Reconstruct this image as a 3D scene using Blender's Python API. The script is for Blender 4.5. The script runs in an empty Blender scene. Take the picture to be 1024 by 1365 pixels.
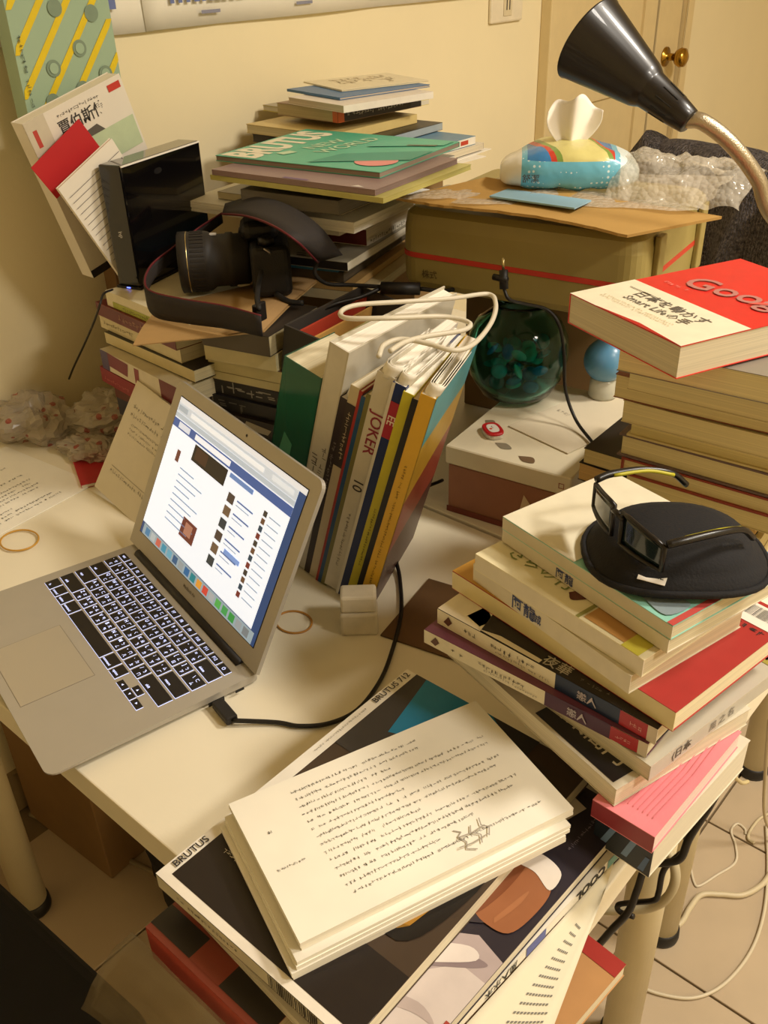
import bpy, bmesh, math, random
from mathutils import Vector, Matrix, Euler, noise
random.seed(7)
SC = bpy.context.scene
COL = SC.collection
R = math.radians
DZ = 0.74                      # desk top height above the floor; scene z values below are relative to the desk top

# ------------------------------------------------------------------ camera
F_PX, W_PX, H_PX = 1243.4, 1024.0, 1365.0
CAM = Vector((0.644, -0.239, 0.667))
def _axes(yaw, pitch, roll):
    yaw, pitch, roll = R(yaw), R(pitch), R(roll)
    f = Vector((math.sin(yaw)*math.cos(pitch), math.cos(yaw)*math.cos(pitch), -math.sin(pitch)))
    r = Vector((math.cos(yaw), -math.sin(yaw), 0)); u = r.cross(f)
    return (math.cos(roll)*r + math.sin(roll)*u, -math.sin(roll)*r + math.cos(roll)*u, f)
CR, CU, CF = _axes(-42.0, 31.77, -1.78)
cam = bpy.data.objects.new('camera', bpy.data.cameras.new('camera'))
COL.objects.link(cam)
m = Matrix((CR, CU, -CF)).transposed().to_4x4(); m.translation = CAM + Vector((0, 0, DZ))
cam.matrix_world = m
cam.data.sensor_fit = 'VERTICAL'; cam.data.sensor_height = 24.0
cam.data.lens = 24.0*F_PX/H_PX
cam.data.clip_start = .02
SC.camera = cam
def P(px, py, v=0.0, a=2):
    "point where the ray through a photo pixel meets the plane coordinate[a] = v (desk frame)"
    d = CR*((px-W_PX/2)/F_PX) - CU*((py-H_PX/2)/F_PX) + CF
    return CAM + d*((v-CAM[a])/d[a])

# ------------------------------------------------------------------ world, lights, exposure
SC.view_settings.view_transform = 'Standard'; SC.view_settings.look = 'None'
SC.view_settings.gamma = 1.0; SC.view_settings.use_curve_mapping = False
SC.view_settings.exposure = 0.0
wd = bpy.data.worlds.new('world'); SC.world = wd; wd.use_nodes = True
wd.node_tree.nodes['Background'].inputs[0].default_value = (1.0, .82, .6, 1)
wd.node_tree.nodes['Background'].inputs[1].default_value = 0.02
LAMP = Vector((1.25, 1.35, 1.80))          # ceiling lamp over the room, to the right of the desks
LAMP2 = Vector((1.80, 0.62, 1.80))         # second ceiling lamp, level with the near desk
def area_light(name, loc, size, watts, col):
    l = bpy.data.lights.new(name, 'AREA'); l.shape = 'DISK'; l.size = size; l.energy = watts; l.color = col
    o = bpy.data.objects.new(name, l); COL.objects.link(o); o.location = loc + Vector((0, 0, DZ)); return o
area_light('ceiling_lamp_light', LAMP - Vector((0, 0, .085)), .34, 42, (1.0, .915, .79))
area_light('ceiling_lamp_light_second', LAMP2 - Vector((0, 0, .085)), .34, 28, (1.0, .92, .81))

# ------------------------------------------------------------------ helpers
def lin(h):
    h = h.lstrip('#'); c = [int(h[i:i+2], 16)/255 for i in (0, 2, 4)]
    return tuple((x/12.92 if x <= .04045 else ((x+.055)/1.055)**2.4) for x in c) + (1,)
_M = {}
def mat(col, rough=.55, metal=0, bump=0, bscale=200, var=.06, vscale=30, emit=0, trans=0, alpha=1, ior=1.45, coat=0, stretch=None, key=''):
    k = (col, rough, metal, bump, bscale, var, vscale, emit, trans, alpha, ior, coat, stretch, key)
    if k in _M: return _M[k]
    m = bpy.data.materials.new('mat_%s_%d' % (col.strip('#'), len(_M))); m.use_nodes = True
    nt = m.node_tree; b = nt.nodes['Principled BSDF']; c = lin(col)
    b.inputs['Roughness'].default_value = rough; b.inputs['Metallic'].default_value = metal
    b.inputs['IOR'].default_value = ior; b.inputs['Transmission Weight'].default_value = trans
    b.inputs['Alpha'].default_value = alpha; b.inputs['Coat Weight'].default_value = coat
    b.inputs['Base Color'].default_value = c
    if var or bump:
        tc = nt.nodes.new('ShaderNodeTexCoord'); mp = nt.nodes.new('ShaderNodeMapping')
        nt.links.new(tc.outputs['Object'], mp.inputs['Vector'])
        if stretch: mp.inputs['Scale'].default_value = stretch
    if var:
        n = nt.nodes.new('ShaderNodeTexNoise'); n.inputs['Scale'].default_value = vscale; n.inputs['Detail'].default_value = 4
        nt.links.new(mp.outputs[0], n.inputs['Vector'])
        mr = nt.nodes.new('ShaderNodeMapRange'); mr.inputs[1].default_value = .25; mr.inputs[2].default_value = .75
        mr.inputs[3].default_value = 1-var; mr.inputs[4].default_value = 1+var
        nt.links.new(n.outputs['Fac'], mr.inputs[0])
        mx = nt.nodes.new('ShaderNodeMix'); mx.data_type = 'RGBA'; mx.blend_type = 'MULTIPLY'; mx.inputs[0].default_value = 1
        mx.inputs[6].default_value = c; nt.links.new(mr.outputs[0], mx.inputs[7]); nt.links.new(mx.outputs[2], b.inputs['Base Color'])
    if bump:
        n2 = nt.nodes.new('ShaderNodeTexNoise'); n2.inputs['Scale'].default_value = bscale; n2.inputs['Detail'].default_value = 3
        nt.links.new(mp.outputs[0], n2.inputs['Vector'])
        bp = nt.nodes.new('ShaderNodeBump'); bp.inputs['Strength'].default_value = bump; bp.inputs['Distance'].default_value = .002
        nt.links.new(n2.outputs['Fac'], bp.inputs['Height']); nt.links.new(bp.outputs[0], b.inputs['Normal'])
    if emit:
        b.inputs['Emission Color'].default_value = c; b.inputs['Emission Strength'].default_value = emit
    _M[k] = m; return m
def pages_mat(col='#e9dfc4'):
    "paper block: fine horizontal leaves"
    return mat(col, .8, var=.16, vscale=1, stretch=(6, 6, 1400), key='pages')
def paper(col='#f6f2e6'): return mat(col, .75, var=.02, vscale=40)
def cov(col, rough=.38): return mat(col, rough, var=.05, vscale=60)
def ink(col='#2a2622'): return mat(col, .6, var=0)

def link(o, parent=None):
    COL.objects.link(o)
    if parent: o.parent = parent
    return o
class MB:
    "collects faces; build() links them as one mesh object"
    def __init__(s): s.v = []; s.f = []; s.m = []; s.mats = []; s.smooth = False
    def mi(s, mt):
        if mt not in s.mats: s.mats.append(mt)
        return s.mats.index(mt)
    def quad(s, pts, mt):
        b = len(s.v); s.v += [tuple(p) for p in pts]; s.f.append(tuple(range(b, b+len(pts)))); s.m.append(s.mi(mt))
    def box(s, x0, x1, y0, y1, z0, z1, mt, nx=1, ny=1, M=None):
        g = {}; i = s.mi(mt)
        def vid(a, b, c):
            k = (a, b, c)
            if k not in g:
                p = Vector((x0+(x1-x0)*a/nx, y0+(y1-y0)*b/ny, (z0, z1)[c])); p = M @ p if M else p
                g[k] = len(s.v); s.v.append(tuple(p))
            return g[k]
        def face(*k): s.f.append(tuple(vid(*q) for q in k)); s.m.append(i)
        for a in range(nx):
            for b in range(ny):
                face((a, b, 1), (a+1, b, 1), (a+1, b+1, 1), (a, b+1, 1)); face((a, b, 0), (a, b+1, 0), (a+1, b+1, 0), (a+1, b, 0))
        for a in range(nx):
            face((a, 0, 0), (a+1, 0, 0), (a+1, 0, 1), (a, 0, 1)); face((a, ny, 1), (a+1, ny, 1), (a+1, ny, 0), (a, ny, 0))
        for b in range(ny):
            face((0, b, 1), (0, b+1, 1), (0, b+1, 0), (0, b, 0)); face((nx, b, 0), (nx, b+1, 0), (nx, b+1, 1), (nx, b, 1))
        return s
    def tube(s, pts, r, mt, seg=8, closed=False, cap=True):
        pts = [Vector(p) for p in pts]; n = len(pts); i = s.mi(mt); rings = []; up = None
        for k in range(n):
            a = pts[(k-1) % n] if closed else pts[max(k-1, 0)]; b = pts[(k+1) % n] if closed else pts[min(k+1, n-1)]
            t = (b-a); t = t.normalized() if t.length > 1e-9 else Vector((0, 0, 1))
            if up is None: up = Vector((0, 0, 1)) if abs(t.z) < .9 else Vector((1, 0, 0))
            x = t.cross(up).normalized(); up = x.cross(t).normalized(); rr = r[k] if isinstance(r, (list, tuple)) else r
            rings.append(len(s.v))
            for q in range(seg):
                an = 2*math.pi*q/seg; s.v.append(tuple(pts[k] + x*(math.cos(an)*rr) + up*(math.sin(an)*rr)))
        for k in range(n if closed else n-1):
            a, b = rings[k], rings[(k+1) % n]
            for q in range(seg):
                s.f.append((a+q, b+q, b+(q+1) % seg, a+(q+1) % seg)); s.m.append(i)
        if cap and not closed:
            s.f.append(tuple(rings[0]+q for q in range(seg))); s.m.append(i)
            s.f.append(tuple(rings[-1]+q for q in reversed(range(seg)))); s.m.append(i)
        return s
    def lathe(s, prof, mt, seg=32, M=None, caps=True):
        i = s.mi(mt); b = len(s.v); n = len(prof)
        for (r, z) in prof:
            for q in range(seg):
                p = Vector((r*math.cos(2*math.pi*q/seg), r*math.sin(2*math.pi*q/seg), z)); s.v.append(tuple(M @ p if M else p))
        for k in range(n-1):
            for q in range(seg):
                q2 = (q+1) % seg; s.f.append((b+k*seg+q, b+k*seg+q2, b+(k+1)*seg+q2, b+(k+1)*seg+q)); s.m.append(i)
        if caps:
            if prof[0][0] > 1e-5: s.f.append(tuple(b+q for q in reversed(range(seg)))); s.m.append(i)
            if prof[-1][0] > 1e-5: s.f.append(tuple(b+(n-1)*seg+q for q in range(seg))); s.m.append(i)
        return s
    def grid(s, fn, nu, nv, mt, thick=0):
        "surface fn(u,v), u,v in 0..1; with thick it becomes a closed shell"
        i = s.mi(mt); b = len(s.v); p = [[Vector(fn(u/nu, v/nv)) for v in range(nv+1)] for u in range(nu+1)]
        for row in p: s.v += [tuple(q) for q in row]
        W = nv+1
        def top(u, v): return b+u*W+v
        for u in range(nu):
            for v in range(nv): s.f.append((top(u, v), top(u+1, v), top(u+1, v+1), top(u, v+1))); s.m.append(i)
        if thick:
            c = len(s.v)
            for u in range(nu+1):
                for v in range(nv+1):
                    du = p[min(u+1, nu)][v]-p[max(u-1, 0)][v]; dv = p[u][min(v+1, nv)]-p[u][max(v-1, 0)]
                    nn = du.cross(dv); nn = nn.normalized() if nn.length > 1e-12 else Vector((0, 0, 1)); s.v.append(tuple(p[u][v]-nn*thick))
            def bot(u, v): return c+u*W+v
            for u in range(nu):
                for v in range(nv): s.f.append((bot(u, v), bot(u, v+1), bot(u+1, v+1), bot(u+1, v))); s.m.append(i)
            for u in range(nu):
                s.f.append((top(u, 0), bot(u, 0), bot(u+1, 0), top(u+1, 0))); s.m.append(i)
                s.f.append((top(u, nv), top(u+1, nv), bot(u+1, nv), bot(u, nv))); s.m.append(i)
            for v in range(nv):
                s.f.append((top(0, v), top(0, v+1), bot(0, v+1), bot(0, v))); s.m.append(i)
                s.f.append((top(nu, v), bot(nu, v), bot(nu, v+1), top(nu, v+1))); s.m.append(i)
        return s
    def warp(s, fn): s.v = [fn(*p) for p in s.v]; return s
    def build(s, name, parent=None, smooth=False, bevel=0, segs=2, loc=None, rot=None, kind=None, label=None):
        me = bpy.data.meshes.new(name); me.from_pydata(s.v, [], s.f)
        for k in s.mats: me.materials.append(k)
        me.polygons.foreach_set('material_index', s.m)
        if bevel:
            bm = bmesh.new(); bm.from_mesh(me)
            bmesh.ops.remove_doubles(bm, verts=bm.verts, dist=1e-6)
            ed = [e for e in bm.edges if len(e.link_faces) == 2 and e.calc_face_angle(0) > .6]
            bmesh.ops.bevel(bm, geom=ed, offset=bevel, segments=segs, profile=.5, affect='EDGES', clamp_overlap=True)
            bm.to_mesh(me); bm.free()
        if smooth:
            me.polygons.foreach_set('use_smooth', [True]*len(me.polygons))
        me.update()
        o = bpy.data.objects.new(name, me); link(o, parent)
        if loc is not None: o.location = loc
        if rot is not None: o.rotation_euler = rot
        if kind: o['kind'] = kind
        if label: o['label'] = label
        return o
def D(p): p = Vector(p); return Vector((p.x, p.y, p.z+DZ))
def thing(name, label, cat, loc=(0, 0, 0), rot=(0, 0, 0), group=None):
    o = bpy.data.objects.new(name, None); link(o); o.empty_display_size = .02
    o.location = D(loc); o.rotation_euler = rot
    o['label'] = label; o['category'] = cat
    if group: o['group'] = group
    return o
def tag(o, label, cat, group=None):
    o['label'] = label; o['category'] = cat
    if group: o['group'] = group
    return o
_T = {}
def text_geo(s, bold=False):
    "outline mesh of a string, centred, unit size"
    if (s, bold) in _T: return _T[(s, bold)]
    c = bpy.data.curves.new('txt', 'FONT'); c.body = s; c.size = 1; c.resolution_u = 3 if s.isascii() else 1; c.fill_mode = 'FRONT'
    c.offset = .045 if bold else .012
    o = bpy.data.objects.new('txt', c); COL.objects.link(o); bpy.context.view_layer.update()
    me = bpy.data.meshes.new_from_object(o.evaluated_get(bpy.context.evaluated_depsgraph_get()))
    vs = [v.co.copy() for v in me.vertices]; fs = [tuple(p.vertices) for p in me.polygons]
    bpy.data.objects.remove(o); bpy.data.curves.remove(c); bpy.data.meshes.remove(me)
    if vs:
        x0 = min(v.x for v in vs); x1 = max(v.x for v in vs); y0 = min(v.y for v in vs); y1 = max(v.y for v in vs)
        vs = [Vector((v.x-(x0+x1)/2, v.y-(y0+y1)/2)) for v in vs]
    _T[(s, bold)] = (vs, fs); return _T[(s, bold)]
def face_frame(face, w, d, h):
    "origin, u, v, normal, u length, v length of a box face (box centred in x,y, from z=0)"
    X, Y, Z = Vector((1, 0, 0)), Vector((0, 1, 0)), Vector((0, 0, 1))
    if face == 'top': return Vector((-w/2, -d/2, h)), X, Y, Z, w, d
    if face == 'S': return Vector((-w/2, -d/2, 0)), X, Z, -Y, w, h
    if face == 'E': return Vector((w/2, -d/2, 0)), Y, Z, X, d, h
    if face == 'W': return Vector((-w/2, d/2, 0)), -Y, Z, -X, d, h
    if face == 'B': return Vector((w/2, d/2, 0)), -X, Z, Y, w, h
def fake_glyph(mb, to, u, v, s, mt, rng):
    for k in range(rng.choice((2, 3, 3, 4))):
        a = u+s*(rng.random()*.5-.25); b = v+s*(rng.random()*.7-.35)
        if rng.random() < .55: hw, hh = s*.36, s*.055
        else: hw, hh = s*.055, s*.36
        mb.quad([to(a-hw, b-hh), to(a+hw, b-hh), to(a+hw, b+hh), to(a-hw, b+hh)], mt)
def prints(parent, items, w, d, h, warp=None, name='print'):
    "flat print on box faces, one child mesh for each face"
    faces = []
    for it in items:
        if it[1] not in faces: faces.append(it[1])
    if len(faces) > 1:
        for f in faces: prints(parent, [it for it in items if it[1] == f], w, d, h, warp, {'top': 'cover_print'}.get(f, 'spine_print'))
        return
    if 1 < len(items) <= 5 and not any(i[0] in ('rect', 'blob') for i in items[:1]):
        for it in items: prints(parent, [it], w, d, h, warp, name)
        return
    mb = MB(); rng = random.Random(len(items)*13+int(w*1e4))
    for idx, it in enumerate(items):
        kind, face = it[0], it[1]; o, U, V, N, lu, lv = face_frame(face, w, d, h); off = .0004+.00012*idx
        def to(a, b): return o+U*a+V*b+N*off
        if kind == 'rect':
            _, _, u0, v0, u1, v1, c = it
            n = 6 if warp else 1
            for q in range(n):
                a0 = u0+(u1-u0)*q/n; a1 = u0+(u1-u0)*(q+1)/n
                mb.quad([to(a0*lu, v0*lv), to(a1*lu, v0*lv), to(a1*lu, v1*lv), to(a0*lu, v1*lv)], c if not isinstance(c, str) else cov(c))
        elif kind == 'poly':
            mb.quad([to(a*lu, b*lv) for a, b in it[2]], it[3] if not isinstance(it[3], str) else cov(it[3]))
        elif kind == 'blob':
            q = [Vector((a*lu, b*lv, 0)) for a, b in it[2]]; q = spline(q+q[:1], 5)[:-1]; mb.quad([to(p.x, p.y) for p in q], cov(it[3]))
        elif kind == 'disc':
            _, _, a, b, r, c = it; mb.quad([to(a*lu+r*math.cos(t*math.pi/12), b*lv+r*math.sin(t*math.pi/12)) for t in range(24)], cov(c))
        elif kind == 'text':
            _, _, a, b, size, ang, c, s = it[:8]; ky = it[8] if len(it) > 8 else 1; vs, fs = text_geo(s, len(it) > 8); ca, sa = math.cos(R(ang)), math.sin(R(ang)); base = len(mb.v)
            mb.v += [tuple(to(a*lu+size*(p.x*ca-p.y*ky*sa), b*lv+size*(p.x*sa+p.y*ky*ca))) for p in vs]
            i = mb.mi(ink(c))
            for f in fs: mb.f.append(tuple(base+q for q in f)); mb.m.append(i)
        elif kind == 'rows':       # lines of small print; along = 'u' or 'v'
            _, _, u0, v0, u1, v1, n, c, along, fill = it
            for k in range(n):
                L = (lu*(u1-u0) if along == 'u' else lv*(v1-v0)); pitch = (lv*(v1-v0) if along == 'u' else lu*(u1-u0))/n
                s = pitch*fill; cnt = int(L/(s*1.05)*(rng.choice((1, 1, .95, .7, .5)) if n > 3 else 1))
                for q in range(cnt):
                    if rng.random() < .06: continue
                    t = (q+.5)*s*1.05; e = (k+.5)*pitch
                    if along == 'u': fake_glyph(mb, to, u0*lu+t, v0*lv+e, s, ink(c), rng)
                    else: fake_glyph(mb, to, u0*lu+e, v0*lv+t, s, ink(c), rng)
        elif kind == 'bars':       # barcode
            _, _, u0, v0, u1, v1, c, along = it; n = 24
            for k in range(n):
                a = k/n; ww = rng.choice((.3, .5, .7))/n
                if along == 'u': q = [(u0+(u1-u0)*a, v0), (u0+(u1-u0)*(a+ww), v0), (u0+(u1-u0)*(a+ww), v1), (u0+(u1-u0)*a, v1)]
                else: q = [(u0, v0+(v1-v0)*a), (u1, v0+(v1-v0)*a), (u1, v0+(v1-v0)*(a+ww)), (u0, v0+(v1-v0)*(a+ww))]
                mb.quad([to(x*lu, y*lv) for x, y in q], ink(c))
    if warp: mb.warp(warp)
    return mb.build(name, parent)
CN = {'L': (-.5, -.5), 'N': (.5, -.5), 'R': (.5, .5), 'F': (-.5, .5)}
def place(at, z, yaw, w, d):
    "centre x,y of a w x d rectangle turned by yaw; at = (x,y) centre or (corner, px, py) photo pixel of a top corner at height z"
    if len(at) == 2: return at
    p = P(at[1], at[2], z) if len(at) == 3 else Vector((at[1], at[2], 0)); u, v = CN[at[0]]
    a = R(yaw); lx, ly = u*w, v*d
    return (p.x-(lx*math.cos(a)-ly*math.sin(a)), p.y-(lx*math.sin(a)+ly*math.cos(a)))
def book(label, at, z0, h, w, d, yaw=0, spine='S', cover='#d8d0c0', spinec=None, pages='#e2d6b8', art=(), name='book', cat='book', group=None,
         tilt=None, hard=False, bend=0, drop=None, rough=.38, loc=None, backc=None):
    if loc is None:
        c = place(at, z0+h, yaw, w, d); loc = (c[0], c[1], z0)
    t = thing(name, label, cat, loc, tilt or (0, 0, R(yaw)), group)
    cm = cov(cover, rough) if isinstance(cover, str) else cover; sm = cov(spinec, rough) if spinec else cm; bt = cov(backc, rough) if backc else cm
    tk = .0022 if hard else .0007; ins = .003 if hard else .0008
    wf = None
    if bend or drop:
        def wf(x, y, z):
            dz = bend*(1-(2*x/w)**2)*(.4+.6*z/h) if bend else 0
            if drop: cx, cy, am = drop; q = max(0, (x/w*2*cx+y/d*2*cy)/2-.1); dz -= am*q*q
            return (x, y, z+dz)
    nx = 8 if wf else 1; ny = 6 if drop else 1
    cv = MB()
    x0, x1, y0, y1 = -w/2, w/2, -d/2, d/2
    cv.box(x0, x1, y0, y1, h-tk, h, cm, nx, ny); cv.box(x0, x1, y0, y1, 0, tk, bt, nx, ny)
    if spine == 'S': cv.box(x0, x1, y0, y0+tk, tk, h-tk, sm, nx, 1)
    if spine == 'B': cv.box(x0, x1, y1-tk, y1, tk, h-tk, sm, nx, 1)
    if spine == 'E': cv.box(x1-tk, x1, y0, y1, tk, h-tk, sm, 1, ny)
    if spine == 'W': cv.box(x0, x0+tk, y0, y1, tk, h-tk, sm, 1, ny)
    pb = MB(); e = .0012
    pb.box(x0+(tk if spine == 'W' else ins), x1-(tk if spine == 'E' else ins), y0+(tk if spine == 'S' else ins), y1-(tk if spine == 'B' else ins), tk, h-tk, pages_mat(pages), nx, ny)
    if wf: cv.warp(wf); pb.warp(wf)
    cv.build('cover', t); pb.build('page_block', t)
    if art: prints(t, art, w, d, h, wf)
    return t
def spline(pts, n=8):
    "Catmull-Rom through points"
    pts = [Vector(p) for p in pts]; out = []
    q = [pts[0]*2-pts[1]] + pts + [pts[-1]*2-pts[-2]]
    for i in range(1, len(q)-2):
        a, b, c, e = q[i-1], q[i], q[i+1], q[i+2]
        for k in range(n):
            t = k/n; out.append(.5*((2*b)+(c-a)*t+(2*a-5*b+4*c-e)*t*t+(3*b-a-3*c+e)*t**3))
    out.append(pts[-1]); return out
def cable(name, label, pts, r, col, cat='cable', rough=.45, parent=None, group=None, n=8):
    mb = MB(); p = spline(pts, n); o0 = p[0].copy()
    mb.tube([q-o0 for q in p], r, mat(col, rough, var=0), 8)
    o = mb.build(name, parent, smooth=True, loc=D(o0) if parent is None else o0)
    if parent is None: tag(o, label, cat, group)
    return o
def slab(label, p0, pu, pv, thick, mt, name, cat, art=(), pages=None, spine_u0=False, group=None, edge=None, keep_v=False):
    "standing or leaning slab: p0 corner, pu along its width, pv along its height (points); thickness goes behind the face"
    p0, pu, pv = Vector(p0), Vector(pu), Vector(pv)
    X = (pu-p0); Yv = pv-p0
    if keep_v: X -= Yv*(X.dot(Yv)/Yv.length_squared)
    w = X.length; X.normalize(); Yv -= X*Yv.dot(X); d = Yv.length; Yv.normalize(); N = X.cross(Yv)
    c = p0+X*w/2+Yv*d/2-N*thick
    M = Matrix((X, Yv, N)).transposed()
    t = thing(name, label, cat, c, M.to_euler(), group)
    if pages:
        cb = MB(); tk = .0008; cb.box(-w/2, w/2, -d/2, d/2, thick-tk, thick, mt).box(-w/2, w/2, -d/2, d/2, 0, tk, mt).box(-w/2, -w/2+tk, -d/2, d/2, tk, thick-tk, edge or mt)
        cb.build('cover', t); pb = MB(); pb.box(-w/2+tk, w/2-.001, -d/2+.001, d/2-.001, tk, thick-tk, pages_mat(pages)); pb.build('page_block', t)
    else:
        MB().box(-w/2, w/2, -d/2, d/2, 0, thick, mt).build('sheet' if thick < .003 else 'body', t)
    if art: prints(t, art, w, d, thick)
    return t

# ------------------------------------------------------------------ the room
XW, YB, XR, YF, ZC = -.72, 4.0, 2.6, -1.6, 1.86
WALL = mat('#f0e2ba', .85, bump=.15, bscale=90, var=.03, vscale=4)
def struct(o, label=None):
    o['kind'] = 'structure'
    if label: o['label'] = label
    return o
fl = struct(MB().box(XW, XR, YF, YB, -.03, -.006, mat('#7d6a4e', .9)).build('floor', loc=(0, 0, 0)), 'beige square tiles with dark grout lines')
TP, TX, TY = .311, .303, .695
tile_mb = MB().box(-TP/2+.002, TP/2-.002, -TP/2+.002, TP/2-.002, -.006, 0, mat('#b9a68a', .38, var=.07, vscale=9, bump=.05, bscale=60))
tile0 = tile_mb.build('tile', fl, bevel=.0008, segs=1); first = True
i0 = int(math.floor((XW-TX)/TP)); i1 = int(math.ceil((XR-TX)/TP)); j0 = int(math.floor((YF-TY)/TP)); j1 = int(math.ceil((YB-TY)/TP))
for i in range(i0, i1):
    for j in range(j0, j1):
        x = TX+(i+.5)*TP; y = TY+(j+.5)*TP
        if not (XW+.02 < x < XR-.02 and YF+.02 < y < YB-.02): continue
        o = tile0 if first else tile0.copy()
        if not first: link(o, fl)
        first = False; o.location = (x, y, 0)
struct(MB().box(XW-.1, XW, YF-.1, YB+.1, 0, ZC+DZ, WALL).build('wall_left'), 'cream painted wall behind the desks')
struct(MB().box(XW, XR+.1, YB, YB+.1, 0, ZC+DZ, WALL).build('wall_back'))
struct(MB().box(XR, XR+.1, YF-.1, YB, 0, ZC+DZ, WALL).build('wall_right'))
struct(MB().box(XW, XR, YF-.1, YF, 0, ZC+DZ, WALL).build('wall_front'))
struct(MB().box(XW-.1, XR+.1, YF-.1, YB+.1, ZC+DZ, ZC+DZ+.1, mat('#efe6d0', .9)).build('ceiling'))
struct(MB().box(XW, XW+.012, YF, 1.88, 0, .09, mat('#9c8560', .6)).build('baseboard_left'))
struct(MB().box(XW, XW+.012, 2.66, YB, 0, .09, mat('#9c8560', .6)).build('baseboard_left'))

# door in the left wall
DM = mat('#dcc796', .5, var=.03); 
door = bpy.data.objects.new('door_1', None); link(door); struct(door, 'cream panelled door with brass knob'); door.location = (XW, 1.885, 0)
ztop = 2.05
MB().box(0, .03, 0, .035, 0, ztop+.04, DM).box(0, .03, .72, .765, 0, ztop+.04, DM).box(0, .03, .035, .72, ztop, ztop+.04, DM).build('door_frame', door, bevel=.003)
lf = MB(); y0, y1 = .042, .558
lf.box(0, .010, y0, y1, .01, ztop-.005, DM)
for a, b, c, e in ((y0, y0+.012, .01, ztop-.005), (y1-.07, y1, .01, ztop-.005), (y0+.012, y1-.07, DZ+.275, DZ+.388), (y0+.012, y1-.07, .01, .2), (y0+.012, y1-.07, ztop-.14, ztop-.005)):
    lf.box(.010, .018, a, b, c, e, DM)
lf.build('door_leaf', door)
MB().box(0, .002, .556, .580, .01, ztop-.005, ink('#2a2014')).build('door_gap_shade', door)  # dark strip: shade inside the gap, put in as colour
MB().box(0, .016, .577, .715, .01, ztop-.005, DM).build('lock_stile', door, bevel=.002)
kn = MB(); M = Matrix.Translation((.016, .642, DZ+.346)) @ Matrix.Rotation(R(90), 4, 'Y')
kn.lathe([(.0, 0), (.026, 0), (.026, .004), (.010, .006), (.010, .03), (.02, .036), (.026, .048), (.024, .06), (.012, .067), (0, .068)], mat('#b08a3a', .22, 1), 24, M)
kn.build('door_knob', door, smooth=True)

# switch plate on the wall
sp = thing('wall_outlet', 'cream plastic outlet plate on the wall beside the door', 'outlet', (XW, 1.733, .525))
MB().box(0, .009, -.062, .062, -.035, .035, mat('#e8dcc0', .4)).build('plate', sp, bevel=.004)
MB().box(.009, .011, -.016, .016, -.022, .022, mat('#d9cba8', .4)).build('socket', sp, bevel=.001)
MB().box(.011, .0116, -.007, -.004, -.01, .01, ink()).box(.011, .0116, .004, .007, -.01, .01, ink()).build('socket_slot', sp)

# wall chart
def wallsheet(label, y0, y1, z0, z1, art, seed):
    t = thing('wall_chart', label, 'poster', (XW+.004, y0, z0))
    w, h = y1-y0, z1-z0
    def fn(u, v): return (.002+.004*noise.noise((u*3+seed, v*2, .3))*(1 if v < .6 else .3)+.004*(1-v)**3*abs(math.sin(u*7+seed)), u*w, v*h)
    MB().grid(fn, 24, 8, paper('#efe9d8'), .0005).build('sheet', t, smooth=True)
    pr = MB(); b = mat('#6d78a8', .7, var=0); rng = random.Random(seed)
    for (a0, a1, c0, c1) in art:
        n = 10; col = b
        for q in range(n):
            ya = a0+(a1-a0)*q/n; yb = ya+(a1-a0)/n*rng.choice((.5, .7, .9))
            pr.quad([(.0115, ya, c0), (.0115, yb, c0), (.0115, yb, c1), (.0115, ya, c1)], col)
        pr.quad([(.0112, a0-.004, c1+.006), (.0112, a1, c1+.006), (.0112, a1, c1+.0085), (.0112, a0-.004, c1+.0085)], b)
        pr.quad([(.0112, (a0+a1)/2-.02, c0-.018), (.0112, (a0+a1)/2+.02, c0-.018), (.0112, (a0+a1)/2+.02, c0-.013), (.0112, (a0+a1)/2-.02, c0-.013)], mat('#8a8a9a', .7, var=0))
    pr.build('print', t)
wallsheet('white printed wall chart with blue tables, end behind the green striped box', .42, .76, .547, .86, [(.05, .28, .035, .05), (.05, .28, .10, .112)], 1)
wallsheet('long white printed wall chart with blue tables above the book piles', .745, 1.64, .548, .86, [(.05, .21, .035, .05), (.27, .42, .035, .05), (.48, .62, .035, .05), (.68, .8, .035, .05)] , 2)

# ceiling lamps (out of view above)
for q, Lp in enumerate((LAMP, LAMP2)):
    t = thing('ceiling_lamp', ('round white ceiling lamp over the right side of the room', 'round white ceiling lamp over the front of the room')[q], 'lamp', (Lp.x, Lp.y, ZC-.06))
    MB().lathe([(0, .06), (.06, .06), (.17, .045), (.19, .01), (.185, 0), (.18, 0), (.16, .03), (0, .035)], mat('#f4efe2', .5), 32).build('housing', t, smooth=True)

# ------------------------------------------------------------------ two desks
DESKM = mat('#efe6cd', .42, var=.02, vscale=12, bump=.03, bscale=300)
LEGM = mat('#d8cba6', .45, var=.03)
def desk(label, x0, x1, y0, y1, legs):
    t = thing('desk', label, 'desk', (x0, y0, -DZ)); w, d = x1-x0, y1-y0
    MB().box(0, w, 0, d, DZ-.034, DZ, DESKM).build('table_top', t, bevel=.0015)
    for (lx, ly) in legs:
        lg = MB().tube([(0, 0, .02), (0, 0, DZ-.034)], .026, LEGM, 28).build('leg', t, smooth=False, loc=(lx-x0, ly-y0, 0))
        lg.data.polygons.foreach_set('use_smooth', [len(p.vertices) == 4 for p in lg.data.polygons])
        MB().lathe([(0, 0), (.029, 0), (.030, .006), (.029, .02), (.026, .024), (0, .024)], mat('#1e1b18', .5), 28).build('leg_foot', lg, smooth=True)
desk('white desk carrying the laptop and magazine piles', -.70, .45, .028, .605, [(-.50, .10), (.374, .547), (.40, .085), (-.64, .55)])
desk('white desk behind it carrying the tan case and book piles', -.70, .45, .611, 1.26, [(.341, .743), (.315, 1.177), (-.62, .70), (-.62, 1.18)])

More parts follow.
